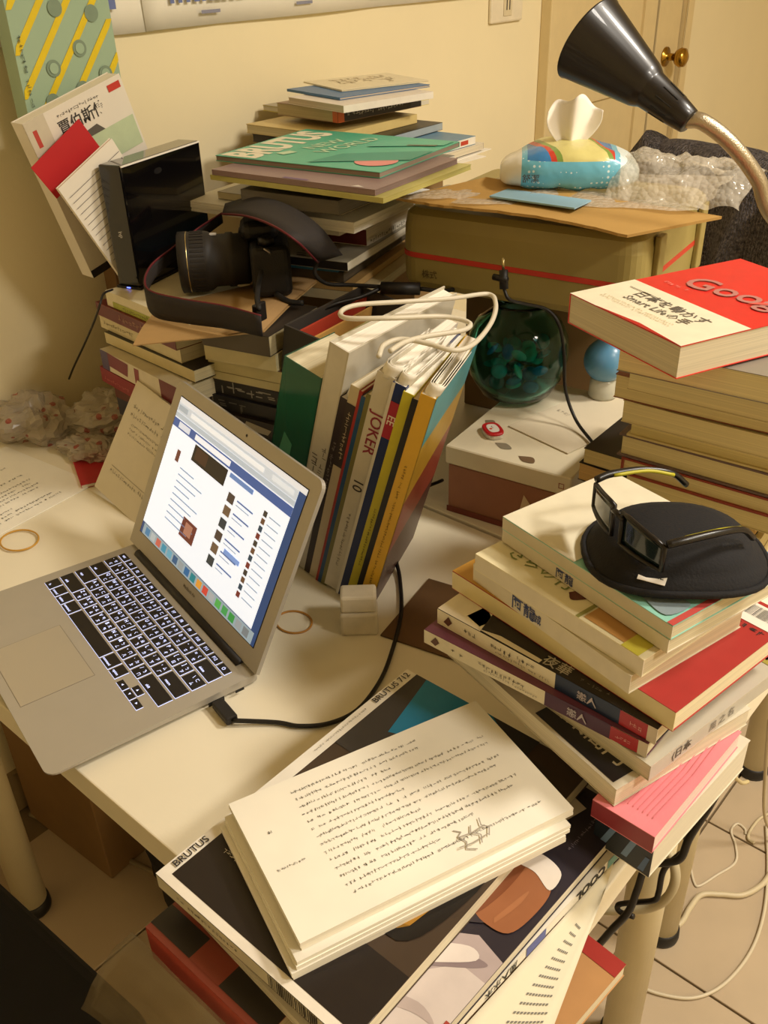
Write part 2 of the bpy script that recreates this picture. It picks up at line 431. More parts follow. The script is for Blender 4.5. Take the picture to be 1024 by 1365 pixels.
# ------------------------------------------------------------------ laptop
def laptop():
    al = mat('#b4aea2', .42, .35, var=.02); W, Dp = .325, .227
    t = thing('laptop', 'open silver laptop with lit black keyboard and glowing screen', 'laptop', (.0, .0, 0), (0, 0, R(-12.7)))
    # plan outline with rounded corners, origin at front right
    def outline(r=.012, n=5):
        pts = []
        for cx, cy, a0 in ((-r, r, -90), (-r, Dp-r*.5, 0), (-W+r, Dp-r*.5, 90), (-W+r, r, 180)):
            rr = r if cy < .1 else r*.5
            for k in range(n+1):
                a = R(a0+90*k/n); pts.append((cx+rr*math.cos(a), cy+rr*math.sin(a)))
        return pts
    ol = outline(); b = MB(); i = b.mi(al); n = len(ol)
    for lvl in range(3):
        for (x, y) in ol:
            s = y/Dp; zt = .0125; zb = .0085-.0075*s
            z = (zb, zb+.0025, zt)[lvl]; k = (.985, 1, 1)[lvl]
            b.v.append(((x+W/2)*k-W/2, (y-Dp/2)*k+Dp/2, z))
    for l in range(2):
        for q in range(n): b.f.append((l*n+q, l*n+(q+1) % n, (l+1)*n+(q+1) % n, (l+1)*n+q)); b.m.append(i)
    b.f.append(tuple(reversed(range(n)))); b.m.append(i); b.f.append(tuple(range(2*n, 3*n))); b.m.append(i)
    b.build('base', t)
    for (x, y) in ((-.03, .03), (-.295, .03), (-.03, .2), (-.295, .2)):
        MB().lathe([(0, 0), (.006, 0), (.006, .0085-.0075*y/Dp+.0002), (0, .0085-.0075*y/Dp+.0002)], ink('#222222'), 16).build('rubber_foot', t, loc=(x, y, 0))
    # trackpad: recessed groove and plate
    MB().box(-.216, -.109, .010, .089, .0125, .01262, mat('#8f887c', .5, .4, var=0)).build('trackpad_groove', t)
    MB().box(-.2153, -.1097, .0107, .0883, .0125, .0128, mat('#bdb6a8', .35, .5, var=0)).build('trackpad', t)
    # keys
    km = mat('#17110f', .5, var=0); glow = mat('#c9d2ff', .5, var=0, emit=1.3); x0, yb = -.3075, .1015; U = .019; G = .0028
    rows = [[('fn', 1), ('c', 1), ('o', 1), ('m', 1.25), ('space', 5), ('m', 1.25), ('o', 1)],
            [('shift', 2.25)] + [(k, 1) for k in 'ZXCVBNM,./'] + [('shift', 2.75)],
            [('caps', 1.75)] + [(k, 1) for k in "ASDFGHJKL;'"] + [('return', 2.25)],
            [('tab', 1.5)] + [(k, 1) for k in 'QWERTYUIOP[]'] + [('\\', 1.5)],
            [('`', 1)] + [(k, 1) for k in '1234567890-='] + [('delete', 1.97)]]
    meshes = {}; lg = MB(); rng = random.Random(3)
    bopo = 'ㄅㄆㄇㄈㄉㄊㄋㄌㄍㄎㄏㄐㄑㄒㄓㄔㄕㄖㄗㄘㄙㄚㄛㄜㄝㄞㄟㄠㄡㄢㄣㄤㄥㄦ'
    def key(cx, cy, w, h):
        k = (round(w, 4), round(h, 4))
        if k in meshes: o = bpy.data.objects.new('key', meshes[k]); link(o, t)
        else:
            o = MB().box(-w/2, w/2, -h/2, h/2, 0, .0011, km).build('key', t, bevel=.0007, segs=1); meshes[k] = o.data
        o.location = (cx, cy, .0125)
        # light leaking round the key
        lg.box(cx-w/2-.0003, cx+w/2+.0003, cy-h/2-.0003, cy-h/2+.0001, .0125, .0127, glow); lg.box(cx+w/2-.0001, cx+w/2+.0004, cy-h/2, cy+h/2, .0125, .0127, glow)
    def glyph(s, cx, cy, size):
        vs, fs = text_geo(s); bsz = len(lg.v); i = lg.mi(glow)
        lg.v += [(cx+p.x*size, cy+p.y*size, .0139) for p in vs]
        for f in fs: lg.f.append(tuple(bsz+q for q in f)); lg.m.append(i)
    for r, row in enumerate(rows):
        x = x0; cy = yb+(r+.5)*.0188
        for kname, u in row:
            w = u*U-G; cx = x+u*U/2; key(cx, cy, w, .0188-G); x += u*U
            if len(kname) == 1 and kname not in 'com':
                glyph(kname, cx-.004, cy+.003, .0062); glyph(bopo[(r*13+int(x*100)) % len(bopo)], cx+.0035, cy+.003, .0048); glyph(bopo[(r*7+int(x*71)) % len(bopo)], cx+.0035, cy-.004, .0048)
            elif kname not in ('space',):
                nm = {'c': 'control', 'o': 'option', 'm': 'command'}.get(kname, kname); glyph(nm, cx-(u-1)*.005, cy-.004, .0042)
    ax = x0+11.55*U
    for (dx, dy) in ((0, 0), (1, 0), (2, 0), (1, 1)):
        key(ax+dx*.0178+.012, yb+.0042+dy*.0092, .0158, .0076); glyph('◂▾▸▴'[(dx if dy == 0 else 3)], ax+dx*.0178+.012, yb+.0042+dy*.0092, .008)
    for k in range(14):
        w = 14.97*U/14; key(x0+(k+.5)*w, yb+5*.0188+.0055, w-G, .0085); glyph(['esc']*1 and ('esc' if k == 0 else '⏻' if k == 13 else 'F%d' % k), x0+(k+.5)*w, yb+5*.0188+.0055, .0052)
    lg.build('key_legend', t)
    # side port and hinge
    MB().box(-.0002, .0003, .165, .183, .0045, .0095, ink('#1a1a1a')).box(-.0002, .0003, .196, .206, .006, .009, ink('#1a1a1a')).build('port', t)
    MB().tube([(-W+.03, Dp-.008, .0125), (-.03, Dp-.008, .0125)], .0058, mat('#14100e', .5, var=0), 16).build('hinge', t, smooth=True)
    # lid
    lid = bpy.data.objects.new('lid', None); link(lid, t); lid.location = (-W/2, Dp-.008, .0135); lid.rotation_euler = (R(180-117)-0, 0, 0)
    H = .2225; hw = W/2
    shell = MB(); pts = []
    r = .010
    for cx, cy, a0 in ((hw-r, H-r, 0), (-hw+r, H-r, 90)):
        for k in range(6): a = R(a0+90*k/5); pts.append((cx+r*math.cos(a), cy+r*math.sin(a)))
    pts += [(-hw, .004), (hw, .004)]; n = len(pts); i = shell.mi(al)
    for z in (-.0048, 0): shell.v += [(x, y, z) for x, y in pts]
    shell.f.append(tuple(reversed(range(n)))); shell.f.append(tuple(range(n, 2*n))); shell.m += [i, i]
    for q in range(n): shell.f.append((q, (q+1) % n, n+(q+1) % n, n+q)); shell.m.append(i)
    shell.build('lid_shell', lid)
    sx0, sx1, sy0, sy1 = -hw+.0185, hw-.0185, .026, H-.0165
    MB().box(sx0-.001, sx1+.001, sy0-.001, sy1+.001, 0, .0003, ink('#0c0c10')).build('screen_border', lid)
    scr = MB(); E = lambda c, e=1.0: mat(c, .3, var=0, emit=e*.68, key='scr')
    Z = .0005; lw, lh = sx1-sx0, sy1-sy0
    def S(u0, v0, u1, v1, c, e=1.0, k=0): scr.quad([(sx0+u0*lw, sy0+v0*lh, Z+k*.00008), (sx0+u1*lw, sy0+v0*lh, Z+k*.00008), (sx0+u1*lw, sy0+v1*lh, Z+k*.00008), (sx0+u0*lw, sy0+v1*lh, Z+k*.00008)], E(c, e))
    S(0, 0, 1, 1, '#2c4a80', .8)
    S(0, .965, 1, 1, '#e6eaf0', .9, 1); S(0, .08, .955, .965, '#e9f2ff', 1.15, 1); S(0, .90, .955, .965, '#c9d3de', .95, 2)
    S(.01, .915, .09, .95, '#aebccb', .8, 3); S(.12, .918, .72, .948, '#eef3f8', .95, 3); S(.78, .918, .93, .948, '#dfe7ef', .95, 3)
    S(0, .865, .955, .898, '#b9c6d4', .9, 2); S(0, .80, .955, .858, '#4663a8', .8, 2); S(.05, .81, .15, .85, '#dfe8fa', .9, 3); S(.2, .812, .5, .848, '#eef4ff', 1, 3)
    S(.22, .68, .50, .79, '#2d2826', .25, 3); S(.24, .70, .34, .78, '#51372a', .35, 4); S(.52, .76, .70, .79, '#6d8fd0', .8, 3)
    S(.10, .60, .13, .68, '#7c4a40', .5, 3)
    for q in range(9): S(.16, .58-q*.045, .16+.25*(.5+.5*((q*37) % 10)/10), .588-q*.045, '#8fa6c8', .8, 3)
    for q in range(6):
        S(.55, .62-q*.085, .60, .68-q*.085, ('#594c46', '#806a55', '#3a4550')[q % 3], .5, 3)
        S(.62, .66-q*.085, .74, .67-q*.085, '#5d79b8', .7, 3); S(.62, .635-q*.085, .72-.02*(q % 3), .641-q*.085, '#9aabc6', .8, 3)
    S(.64, .33, .76, .36, '#7fa2e6', .9, 4)
    for q in range(12): S(.80, .70-q*.048, .825, .735-q*.048, ('#4c4742', '#7b5b45', '#35506a', '#8a3f3a')[q % 4], .5, 3); S(.84, .715-q*.048, .92, .722-q*.048, '#9fb0c9', .8, 3)
    S(.30, .2, .42, .33, '#7a3a34', .5, 3); S(.33, .23, .39, .31, '#c08a78', .6, 4)
    S(.02, .0, .98, .075, '#9fb6c6', .75, 2)
    dock = ['#4d86b8', '#b9c6cf', '#d06a5a', '#3f9ac0', '#6ab0d0', '#355f90', '#9aa7b0', '#2b6aa8', '#1f8a9a', '#e8a33a', '#d84b3c', '#b0b8c0', '#58b658', '#49a85a', '#3b9e4a', '#9ea9b3', '#7d8790']
    for q, c in enumerate(dock): S(.045+q*.054, .012, .045+q*.054+.04, .062, c, .8, 3)
    scr.build('display', lid)
    MB().lathe([(0, 0), (.0016, 0), (.0016, .0004), (0, .0004)], ink('#15100c'), 12).build('webcam', lid, loc=(.012, H-.008, 0))
    nm = MB(); vs, fs = text_geo('MacBook Air'); i = nm.mi(ink('#6a6458')); nm.v += [(p.x*.0055, .0165+p.y*.0055, .0003) for p in vs]
    for f in fs: nm.f.append(f); nm.m.append(i)
    nm.build('wordmark', lid)
    return t
laptop()

def lw(x, y, z=0):
    "laptop frame to desk frame"
    a = R(-12.7); return Vector((x*math.cos(a)-y*math.sin(a), x*math.sin(a)+y*math.cos(a), z))
# usb cable plugged into the laptop side
uc = thing('usb_cable', 'black cable plugged into the right side of the laptop', 'cable', lw(.002, .174, .007))
o0 = lw(.002, .174, .007)
MB().box(0, .032, -.0065, .0065, -.0042, .0042, mat('#1c1816', .5)).build('plug', uc, bevel=.0015, loc=(0, 0, 0), rot=(0, 0, R(-12.7)))
pts = [lw(.034, .174, .007)] + [P(*q, .004) for q in ((368, 963), (400, 968), (440, 964), (478, 945), (508, 905), (525, 860), (535, 815), (533, 770))] + [P(527, 735, .012), P(535, 690, .02), P(560, 655, .03), P(590, 640, .02)]
cable('cord', '', [p-o0 for p in pts], .0024, '#191614', parent=uc)

# ------------------------------------------------------------------ loose papers
def papers(label, at, z0, h, w, d, yaw, art=(), name='manuscript', cat='manuscript', col='#f4efe0', n=3, group=None, bend=0):
    c = place(at, z0+h, yaw, w, d); t = thing(name, label, cat, (c[0], c[1], z0), (0, 0, R(yaw)), group)
    rng = random.Random(int(w*1e5)+int(z0*1e4)); 
    wf = (lambda x, y, z: (x, y, z+bend*(x/w+.5)**2*(y/d+.5)**2)) if bend else None
    for k in range(n):
        a = h*k/n; dx, dy = (rng.random()-.5)*.002, (rng.random()-.5)*.002
        if k == n-1: dx = dy = 0
        b = MB().box(-w/2+dx, w/2+dx, -d/2+dy, d/2+dy, a, a+h/n, pages_mat(col) if h/n > .0015 else paper(col), 8 if bend else 1, 8 if bend else 1)
        if wf: b.warp(wf)
        b.build('sheet_bundle' if h/n > .0015 else 'sheet', t)
    if art: prints(t, art, w, d, h, wf)
    return t
INK = '#4a4540'
papers('pile of white manuscript pages lying lowest, on the dark magazine', ('N', 389, 1299), .0785, .008, .137, .225, -20.5, n=2, group=None)
papers('white manuscript pages between two other manuscript piles', ('N', 396, 1283), .0868, .007, .137, .225, -20.5, n=2)
papers('top manuscript pages printed with lines of text and a pencil sketch', ('N', 400, 1258), .0942, .0085, .134, .226, -20.4,
       [('rows', 'top', .08, .20, .90, .93, 14, '#6f6a62', 'v', .36), ('rows', 'top', .52, .04, .6, .14, 1, INK, 'v', .2), ('rows', 'top', .28, .07, .33, .1, 1, INK, 'v', .5),
        ('poly', 'top', [(0.8026, 0.5986), (0.8326, 0.6186), (0.8274, 0.6214), (0.7974, 0.6014)], '#a9a195'), ('poly', 'top', [(0.8270, 0.6190), (0.8470, 0.5990), (0.8530, 0.6010), (0.8330, 0.6210)], '#a9a195'), ('poly', 'top', [(0.8516, 0.5982), (0.9016, 0.6132), (0.8984, 0.6168), (0.8484, 0.6018)], '#a9a195'), ('poly', 'top', [(0.8981, 0.6133), (0.9381, 0.5983), (0.9419, 0.6017), (0.9019, 0.6167)], '#a9a195'), ('poly', 'top', [(0.9430, 0.5990), (0.9730, 0.6290), (0.9670, 0.6310), (0.9370, 0.6010)], '#a9a195'), ('poly', 'top', [(0.8181, 0.6583), (0.8581, 0.6433), (0.8619, 0.6467), (0.8219, 0.6617)], '#a9a195'), ('poly', 'top', [(0.8625, 0.6436), (0.9025, 0.6686), (0.8975, 0.6714), (0.8575, 0.6464)], '#a9a195'), ('poly', 'top', [(0.8984, 0.6682), (0.9484, 0.6532), (0.9516, 0.6568), (0.9016, 0.6718)], '#a9a195'), ('poly', 'top', [(0.7989, 0.6981), (0.8489, 0.6881), (0.8511, 0.6919), (0.8011, 0.7019)], '#a9a195'), ('poly', 'top', [(0.8526, 0.6886), (0.8826, 0.7086), (0.8774, 0.7114), (0.8474, 0.6914)], '#a9a195'), ('poly', 'top', [(0.8780, 0.7083), (0.9280, 0.6883), (0.9320, 0.6917), (0.8820, 0.7117)], '#a9a195'), ('poly', 'top', [(0.8635, 0.5998), (0.8735, 0.6498), (0.8665, 0.6502), (0.8565, 0.6002)], '#a9a195'), ('poly', 'top', [(0.8735, 0.6502), (0.8635, 0.7002), (0.8565, 0.6998), (0.8665, 0.6498)], '#a9a195'), ('poly', 'top', [(0.9235, 0.5798), (0.9335, 0.6298), (0.9265, 0.6302), (0.9165, 0.5802)], '#a9a195'), ('poly', 'top', [(0.9335, 0.6302), (0.9235, 0.6902), (0.9165, 0.6898), (0.9265, 0.6298)], '#a9a195')])
papers('printed white sheet on the desk at the left of the laptop', (-.545, .20), .0003, .0012, .212, .297, 6,
       [('rows', 'top', .12, .12, .92, .86, 17, INK, 'v', .45)], name='printed_sheet', cat='paper', n=1)

# ------------------------------------------------------------------ magazines at the front corner of the desk
book('thick dark magazine with white title strip and black band, under the manuscript pages', (.308, .123), .0625, .0155, .196, .292, 0.1, 'S', '#4a3a2c', '#d8d2bc', '#d9cfb4',
     [('rect', 'top', 0, .0, 1, .93, '#46382c'), ('rect', 'top', 0, .0, 1, .09, '#efe8da'), ('rect', 'top', .0, .0, .06, 1, '#efe9dc'), ('rect', 'top', .05, .025, 1, .2, '#241d1b'),
      ('rect', 'top', .06, .62, .75, 1, '#3b3735'), ('poly', 'top', [(.2, .75), (.75, .9), (.5, 1), (.12, 1)], '#1d7fa8'),
      ('blob', 'top', [(.60, .30), (.88, .25), (.97, .40), (.95, .58), (.70, .62), (.58, .45)], '#171210'), ('poly', 'top', [(.64, .31), (.85, .275), (.88, .3), (.68, .34)], '#8a6420'), ('poly', 'top', [(.84, .29), (.88, .30), (.94, .53), (.90, .54)], '#a87a2c'),
      ('disc', 'top', .78, .40, .019, '#6d675e'), ('disc', 'top', .78, .40, .012, '#1f1b1a'), ('blob', 'top', [(.08, .28), (.22, .24), (.36, .32), (.38, .45), (.2, .52), (.09, .42)], '#241a15'),
      ('rows', 'top', .12, .15, .42, .168, 1, '#e8e2d6', 'u', .75),
      ('text', 'top', .028, .10, .009, 90, '#2b2624', 'BRUTUS'), ('text', 'top', .028, .90, .009, 90, '#2b2624', 'BRUTUS 712'), ('rows', 'top', .02, .55, .045, .78, 1, '#6a635a', 'v', .5),
      ('rows', 'S', .12, .40, .5, .7, 1, '#4a443c', 'u', .8), ('bars', 'S', .62, .1, .86, .95, '#2b2624', 'u')], name='magazine', cat='magazine')
book('magazine with a man in white shirt and dark jacket on the cover', ('R', 842, 1086), .0502, .0118, .21, .285, -1.9, 'W', '#2d2730', None, '#d8d0bc',
     [('poly', 'top', [(.42, 0), (1, 0), (1, .40), (.88, .42), (.7, .33), (.5, .2)], '#b5a5a4'), ('poly', 'top', [(.70, 0), (1, 0), (1, .33), (.9, .33), (.78, .22)], '#d3c7c2'), ('blob', 'top', [(.76, .24), (.92, .33), (.97, .37), (.90, .36), (.78, .29)], '#8d7d80'),
      ('blob', 'top', [(.70, .10), (.88, .16), (.97, .17), (.88, .19), (.72, .14)], '#b9aaa6'), ('blob', 'top', [(.80, .27), (.93, .36), (.88, .38), (.76, .31)], '#e2d8d2'), ('poly', 'top', [(.985, 0), (1, 0), (1, .2), (.985, .2)], '#a8443a'),
      ('blob', 'top', [(.60, .36), (.80, .42), (.90, .50), (.80, .62), (.60, .62), (.5, .48)], '#3a3238'), ('blob', 'top', [(.79, .47), (.86, .455), (.95, .47), (.975, .55), (.965, .64), (.90, .67), (.82, .665), (.79, .58)], '#9c6340'),
      ('blob', 'top', [(.79, .47), (.825, .465), (.845, .56), (.84, .655), (.815, .655), (.79, .58)], '#7d482c'), ('blob', 'top', [(.88, .48), (.895, .475), (.915, .56), (.905, .60)], '#aa704a'), ('blob', 'top', [(.815, .655), (.88, .66), (.96, .64), (.955, .70), (.89, .72), (.82, .71)], '#e6ddd2'),
      ('poly', 'top', [(.55, .84), (.8, .76), (.86, .93), (.6, .98)], '#cfc4b4'), ('blob', 'top', [(.63, .87), (.67, .865), (.69, .91), (.67, .95), (.64, .94)], '#25201f'),
      ('poly', 'top', [(.2, .80), (.5, .85), (.5, 1), (.1, 1)], '#3a2a20'), ('rows', 'top', .9, .78, .93, .93, 1, '#8a8088', 'v', .5)], name='magazine', cat='magazine')
book('magazine with white spine lettered in bold black, below the dark cover', ('R', 843, 1113), .0402, .0098, .21, .285, -4, 'E', '#dcd6c8', '#ece7da', '#d8d0bc',
     [('text', 'E', .80, .5, .0135, 180, '#14110f', 'COOL', 1), ('rect', 'E', .88, 0, .97, 1, '#3f8f8c'), ('rect', 'E', .52, 0, .6, 1, '#4050a0'), ('text', 'E', .42, .5, .009, 180, '#14110f', '風人水木')], name='magazine', cat='magazine')
book('red and black magazine sticking out below the pile at the desk edge', ('L', .214, -.043, 0), .0005, .0393, .13, .25, 0, 'S', '#8d4233', '#b04a3c', '#b9ab8c',
     [('rect', 'top', 0, .02, 1, .10, '#2a2522'), ('rect', 'top', .35, .02, .6, .10, '#8d4233')], name='magazine', cat='magazine')
book('brown booklet with white line drawings and a red edge, jutting over the desk end', ('R', 835, 1286), .0005, .014, .15, .21, -5, 'W', '#b98a58', None, '#d9cdb0',
     [('rect', 'top', 0, .93, 1, 1, '#a03028'), ('poly', 'top', [(.40, .60), (.62, .60), (.62, .84), (.40, .84)], '#ead9bd'), ('poly', 'top', [(.42, .62), (.60, .62), (.60, .82), (.42, .82)], '#b98a58'),
      ('poly', 'top', [(.5, .62), (.512, .62), (.512, .82), (.5, .82)], '#ead9bd'), ('rows', 'top', .70, .58, .86, .86, 3, '#ead9bd', 'v', .9), ('poly', 'top', [(.62, .30), (.76, .30), (.76, .46), (.62, .46)], '#ead9bd'), ('poly', 'top', [(.635, .315), (.745, .315), (.745, .445), (.635, .445)], '#b98a58')], name='booklet', cat='booklet')
# printed page sagging out of the white-spined magazine
t = thing('loose_page', 'cream printed page drooping from the magazine pile over the desk end', 'paper', P(818, 1150, .039))
o0 = P(818, 1150, .039); a0, a1, b0, b1 = P(818, 1150, .039), P(590, 1400, .039), P(806, 1188, .034), P(728, 1395, .018)
def fn(u, v):
    p = (a0.lerp(a1, u)).lerp(b0.lerp(b1, u), v); p.z -= .003*math.sin(v*3.1); return p-o0
MB().grid(fn, 12, 6, paper('#ded6bc'), .0004).build('sheet', t, smooth=True)
pm = MB(); rng = random.Random(5); pi = ink('#6d685c')
for k in range(14):
    u = .30+.05*k
    for q in range(5+k//2):
        v = .42+q*.045
        if v > .93: continue
        A, B, C = Vector(fn(u, v)), Vector(fn(u+.012, v)), Vector(fn(u, v+.03)); zz = Vector((0, 0, .0008))
        pm.quad([A+zz, B+zz, B+(C-A)+zz, C+zz], pi)
pm.build('print', t)
# clear plastic sleeve hanging off the desk edge
t = thing('plastic_sleeve', 'clear plastic sleeve hanging from the magazines over the desk edge', 'plastic bag', (.20, -.048, .012))
o0 = Vector((.20, -.048, .012)); c0, c1 = Vector((.203, -.049, .03)), Vector((.42, -.049, .03)); e0, e1 = P(108, 1345, -.03), P(300, 1480, -.03)
def fn(u, v):
    p = c0.lerp(c1, u).lerp(e0.lerp(e1, u), v); p.z += .01*math.sin(v*3.1)+.003*noise.noise((u*6, v*5, 0)); return p-o0
MB().grid(fn, 14, 12, mat('#7d6e50', .15, var=.3, vscale=18, alpha=.38, bump=.3, bscale=30), .0003).build('film', t, smooth=True)

# ------------------------------------------------------------------ pile with the sunglasses
book('dark blue patterned booklet at the bottom of the pile by the desk end', ('N', .44, .24, 0), .0005, .02, .10, .15, -6, 'S', '#28303c', None, '#d8cfb8',
     [('poly', 'top', [(.8, .05), (.9, .02), (.9, .12), (.82, .12)], '#7f9cc0'), ('rect', 'S', .75, .2, .98, .8, '#5f7ea8')], name='booklet', cat='booklet')
book('white writing pad hidden under the patterned booklet', ('N', .44, .24, 0), .0207, .0335, .10, .15, -4, 'W', '#e4dcc8', None, '#dcd3bd', name='writing_pad', cat='notepad')
book('booklet with dark blue patterned front and white page edge, under the pink notepad', ('N', 872, 1131), .0545, .034, .05, .15, -4, 'S', '#d9d0ba', '#252d38', '#dcd3bd', [('poly', 'S', [(.1, .1), (.2, .1), (.4, .9), (.3, .9)], '#6f8cb4'), ('poly', 'S', [(.5, .2), (.6, .2), (.75, .9), (.65, .9)], '#6f8cb4'), ('poly', 'S', [(.8, .1), (.9, .1), (.97, .6), (.9, .6)], '#4f6c98')], name='booklet', cat='booklet')
book('pink notepad with wavy pattern and dark red edge under the pile', ('N', 873, 1116), .0892, .018, .052, .14, -2, 'S', '#e5868e', '#8e3038', '#e9cfc8',
     [('rows', 'top', .05, .05, .16, .4, 1, '#a04a52', 'v', .5)] + [('poly', 'top', [(.1+.08*k, .1), (.115+.08*k, .1), (.16+.08*k, .5), (.12+.08*k, .9), (.105+.08*k, .9), (.145+.08*k, .5)], '#df7b85') for k in range(10)], name='notepad', cat='notepad')
book('white paperback with black title block in white characters, under the silver one', ('N', 822, 1053), .1077, .018, .21, .15, -16, 'W', '#cfc6b0', None, '#dcd2ba',
     [('poly', 'top', [(.55, .02), (.97, .02), (.97, .46), (.55, .46)], '#221f1f'), ('text', 'top', .74, .34, .020, 0, '#c9c0aa', '龍龍書屋'), ('text', 'top', .74, .17, .020, 0, '#c9c0aa', '書業閣門'), ('poly', 'top', [(.1, .25), (.42, .2), (.42, .6), (.1, .6)], '#221f1f'),
      ('text', 'top', .80, .62, .030, -15, '#221f1f', '東京'), ('text', 'top', .93, .60, .03, -15, '#221f1f', '冬')])
book('silver shrink-wrapped book with Chinese lettering on its spine', ('N', 868, 1022), .1262, .0155, .15, .19, -10.5, 'E', mat('#cfc8b4', .18, .1, var=.04, coat=.6), '#c2bdb0', '#d8cfb8',
     [('text', 'E', .20, .5, .0105, 0, '#5a554c', '(日本'), ('text', 'E', .47, .5, .0095, 0, '#8d877c', '風 之 名'), ('poly', 'top', [(.30, .86), (.97, .86), (.97, .98), (.30, .98)], '#a79a48'), ('poly', 'top', [(.34, .885), (.92, .885), (.92, .955), (.34, .955)], '#e6dfcc')])
SP = lambda band, tag: [('rect', 'S', .0, 0, .58, 1, '#e2d9bf'), ('rect', 'S', .58, 0, .86, 1, band), ('rect', 'S', .855, .04, .965, .96, '#a8262c'), ('rect', 'S', .965, 0, 1, 1, '#cfc4b0'), ('poly', 'S', [(.035, .35), (.06, .2), (.08, .55), (.06, .85)], '#5a3a2a'),
                        ('rows', 'S', .14, .35, .21, .65, 1, '#4a443c', 'u', .9), ('rows', 'S', .27, .45, .5, .75, 1, '#4a443c', 'u', .95), ('rows', 'S', .30, .2, .56, .4, 1, '#7a746a', 'u', .8), ('text', 'S', .72, .5, .009, 0, '#b9b0b8', tag), ('rows', 'S', .875, .35, .95, .65, 1, '#e0b0a8', 'u', .8)]
book('paperback with purple cover and white and purple spine tagged red', (.351, .325), .1422, .0142, .211, .148, .2, 'S', '#6e3d50', '#e2d9bf', '#e0d4b6', SP('#46203c', '戀人'))
book('paperback with black and white cover and white and navy spine tagged red', (.359, .333), .1568, .0155, .212, .148, -3, 'S', '#241f20', '#e2d9bf', '#e0d4b6',
     [('poly', 'top', [(0, 0), (.22, 0), (.16, .35), (.1, 1), (0, 1)], '#e6dcc4'), ('poly', 'top', [(.12, .06), (.2, .03), (.22, .12), (.14, .2)], '#241f20'), ('poly', 'top', [(.2, .01), (.5, .005), (.5, .035), (.3, .045)], '#e6dcc4'), ('text', 'top', .56, .055, .013, 0, '#b9b2a4', '夜華'), ('rows', 'top', .65, .03, .8, .06, 1, '#8a8478', 'u', .7)] + SP('#1e2c48', '戀人'))
book('thick cream paperback with red back cover and barcode label', (.369, .355), .1727, .019, .232, .16, -9.4, 'S', '#a8332f', '#e0d19f', '#e4d7b4',
     [('poly', 'top', [(0, 0), (.42, 0), (.42, 1), (0, 1)], '#c8963f'), ('poly', 'top', [(.80, .80), (.99, .80), (.99, .97), (.80, .97)], '#ece6d8'), ('bars', 'top', .83, .86, .96, .95, '#2a2624', 'u'), ('rows', 'top', .80, .74, .99, .79, 1, '#2a2422', 'u', .8)])  # tan left panel is a light reflection painted onto the red cover
MS = [('text', 'S', .36, .5, .014, 0, '#3d4a78', '阿龍'), ('text', 'S', .45, .45, .010, 0, '#3d4a78', '誠')]
book('white comic volume lying directly on the thick cream and red paperback', (.365, .336), .1919, .0172, .177, .128, -14, 'S', '#d9d0b8', '#d9d0ba', '#cfc4a4', MS, name='comic_book', group=None)
book('cream comic volume with green title and brown picture on its cover', (.368, .335), .2093, .0162, .175, .128, -10.9, 'S', '#e6dcb6', '#ddd4be', '#cfc4a4',
     [('text', 'top', .30, .20, .018, 0, '#7f8a52', 'さらの行'), ('poly', 'top', [(.66, .03), (.96, .03), (.96, .95), (.66, .95)], '#b98a4e'), ('rect', 'top', .88, .0, .97, 1, '#c9c04a'), ('blob', 'top', [(.50, .14), (.55, .10), (.61, .24), (.64, .36), (.59, .38), (.54, .25)], '#5a2c22'), ('rect', 'top', .63, 0, .65, 1, '#8c8a4a')], name='comic_book', bend=.001)
book('comic volume lying just under the teal-covered comic', (.381, .355), .2273, .0122, .18, .128, -14.8, 'S', '#d6ccb4', '#d9d0ba', '#cfc4a4', [('text', 'S', .42, .5, .010, 0, '#3d4a78', '阿龍')], name='comic_book')
book('teal-covered comic volume with a portrait, under the black pouch', (.381, .355), .2396, .0124, .18, .128, -14.3, 'S', '#8fc9b8', '#cfc6ae', '#cfc4a4',
     [('rect', 'top', 0, 0, .46, 1, '#e6dfc6'), ('rect', 'top', .97, 0, 1, .55, '#c0504a'), ('rect', 'top', .975, .55, 1, 1, '#e9e2cf'), ('blob', 'top', [(.50, .06), (.60, .08), (.65, .25), (.58, .38), (.49, .30)], '#5f9aa0'),
      ('disc', 'top', .75, .28, .021, '#b2dccb'), ('blob', 'top', [(.80, .06), (.94, .04), (.955, .22), (.86, .2)], '#8a9aa0'), ('blob', 'top', [(.71, .26), (.75, .25), (.78, .29), (.74, .31)], '#8fbfae'), ('poly', 'top', [(.7, .75), (.98, .7), (.98, 1), (.7, 1)], '#5a90b0'), ('poly', 'top', [(.6, .5), (.9, .45), (.92, .6), (.62, .66)], '#6aa5a8')], name='comic_book')

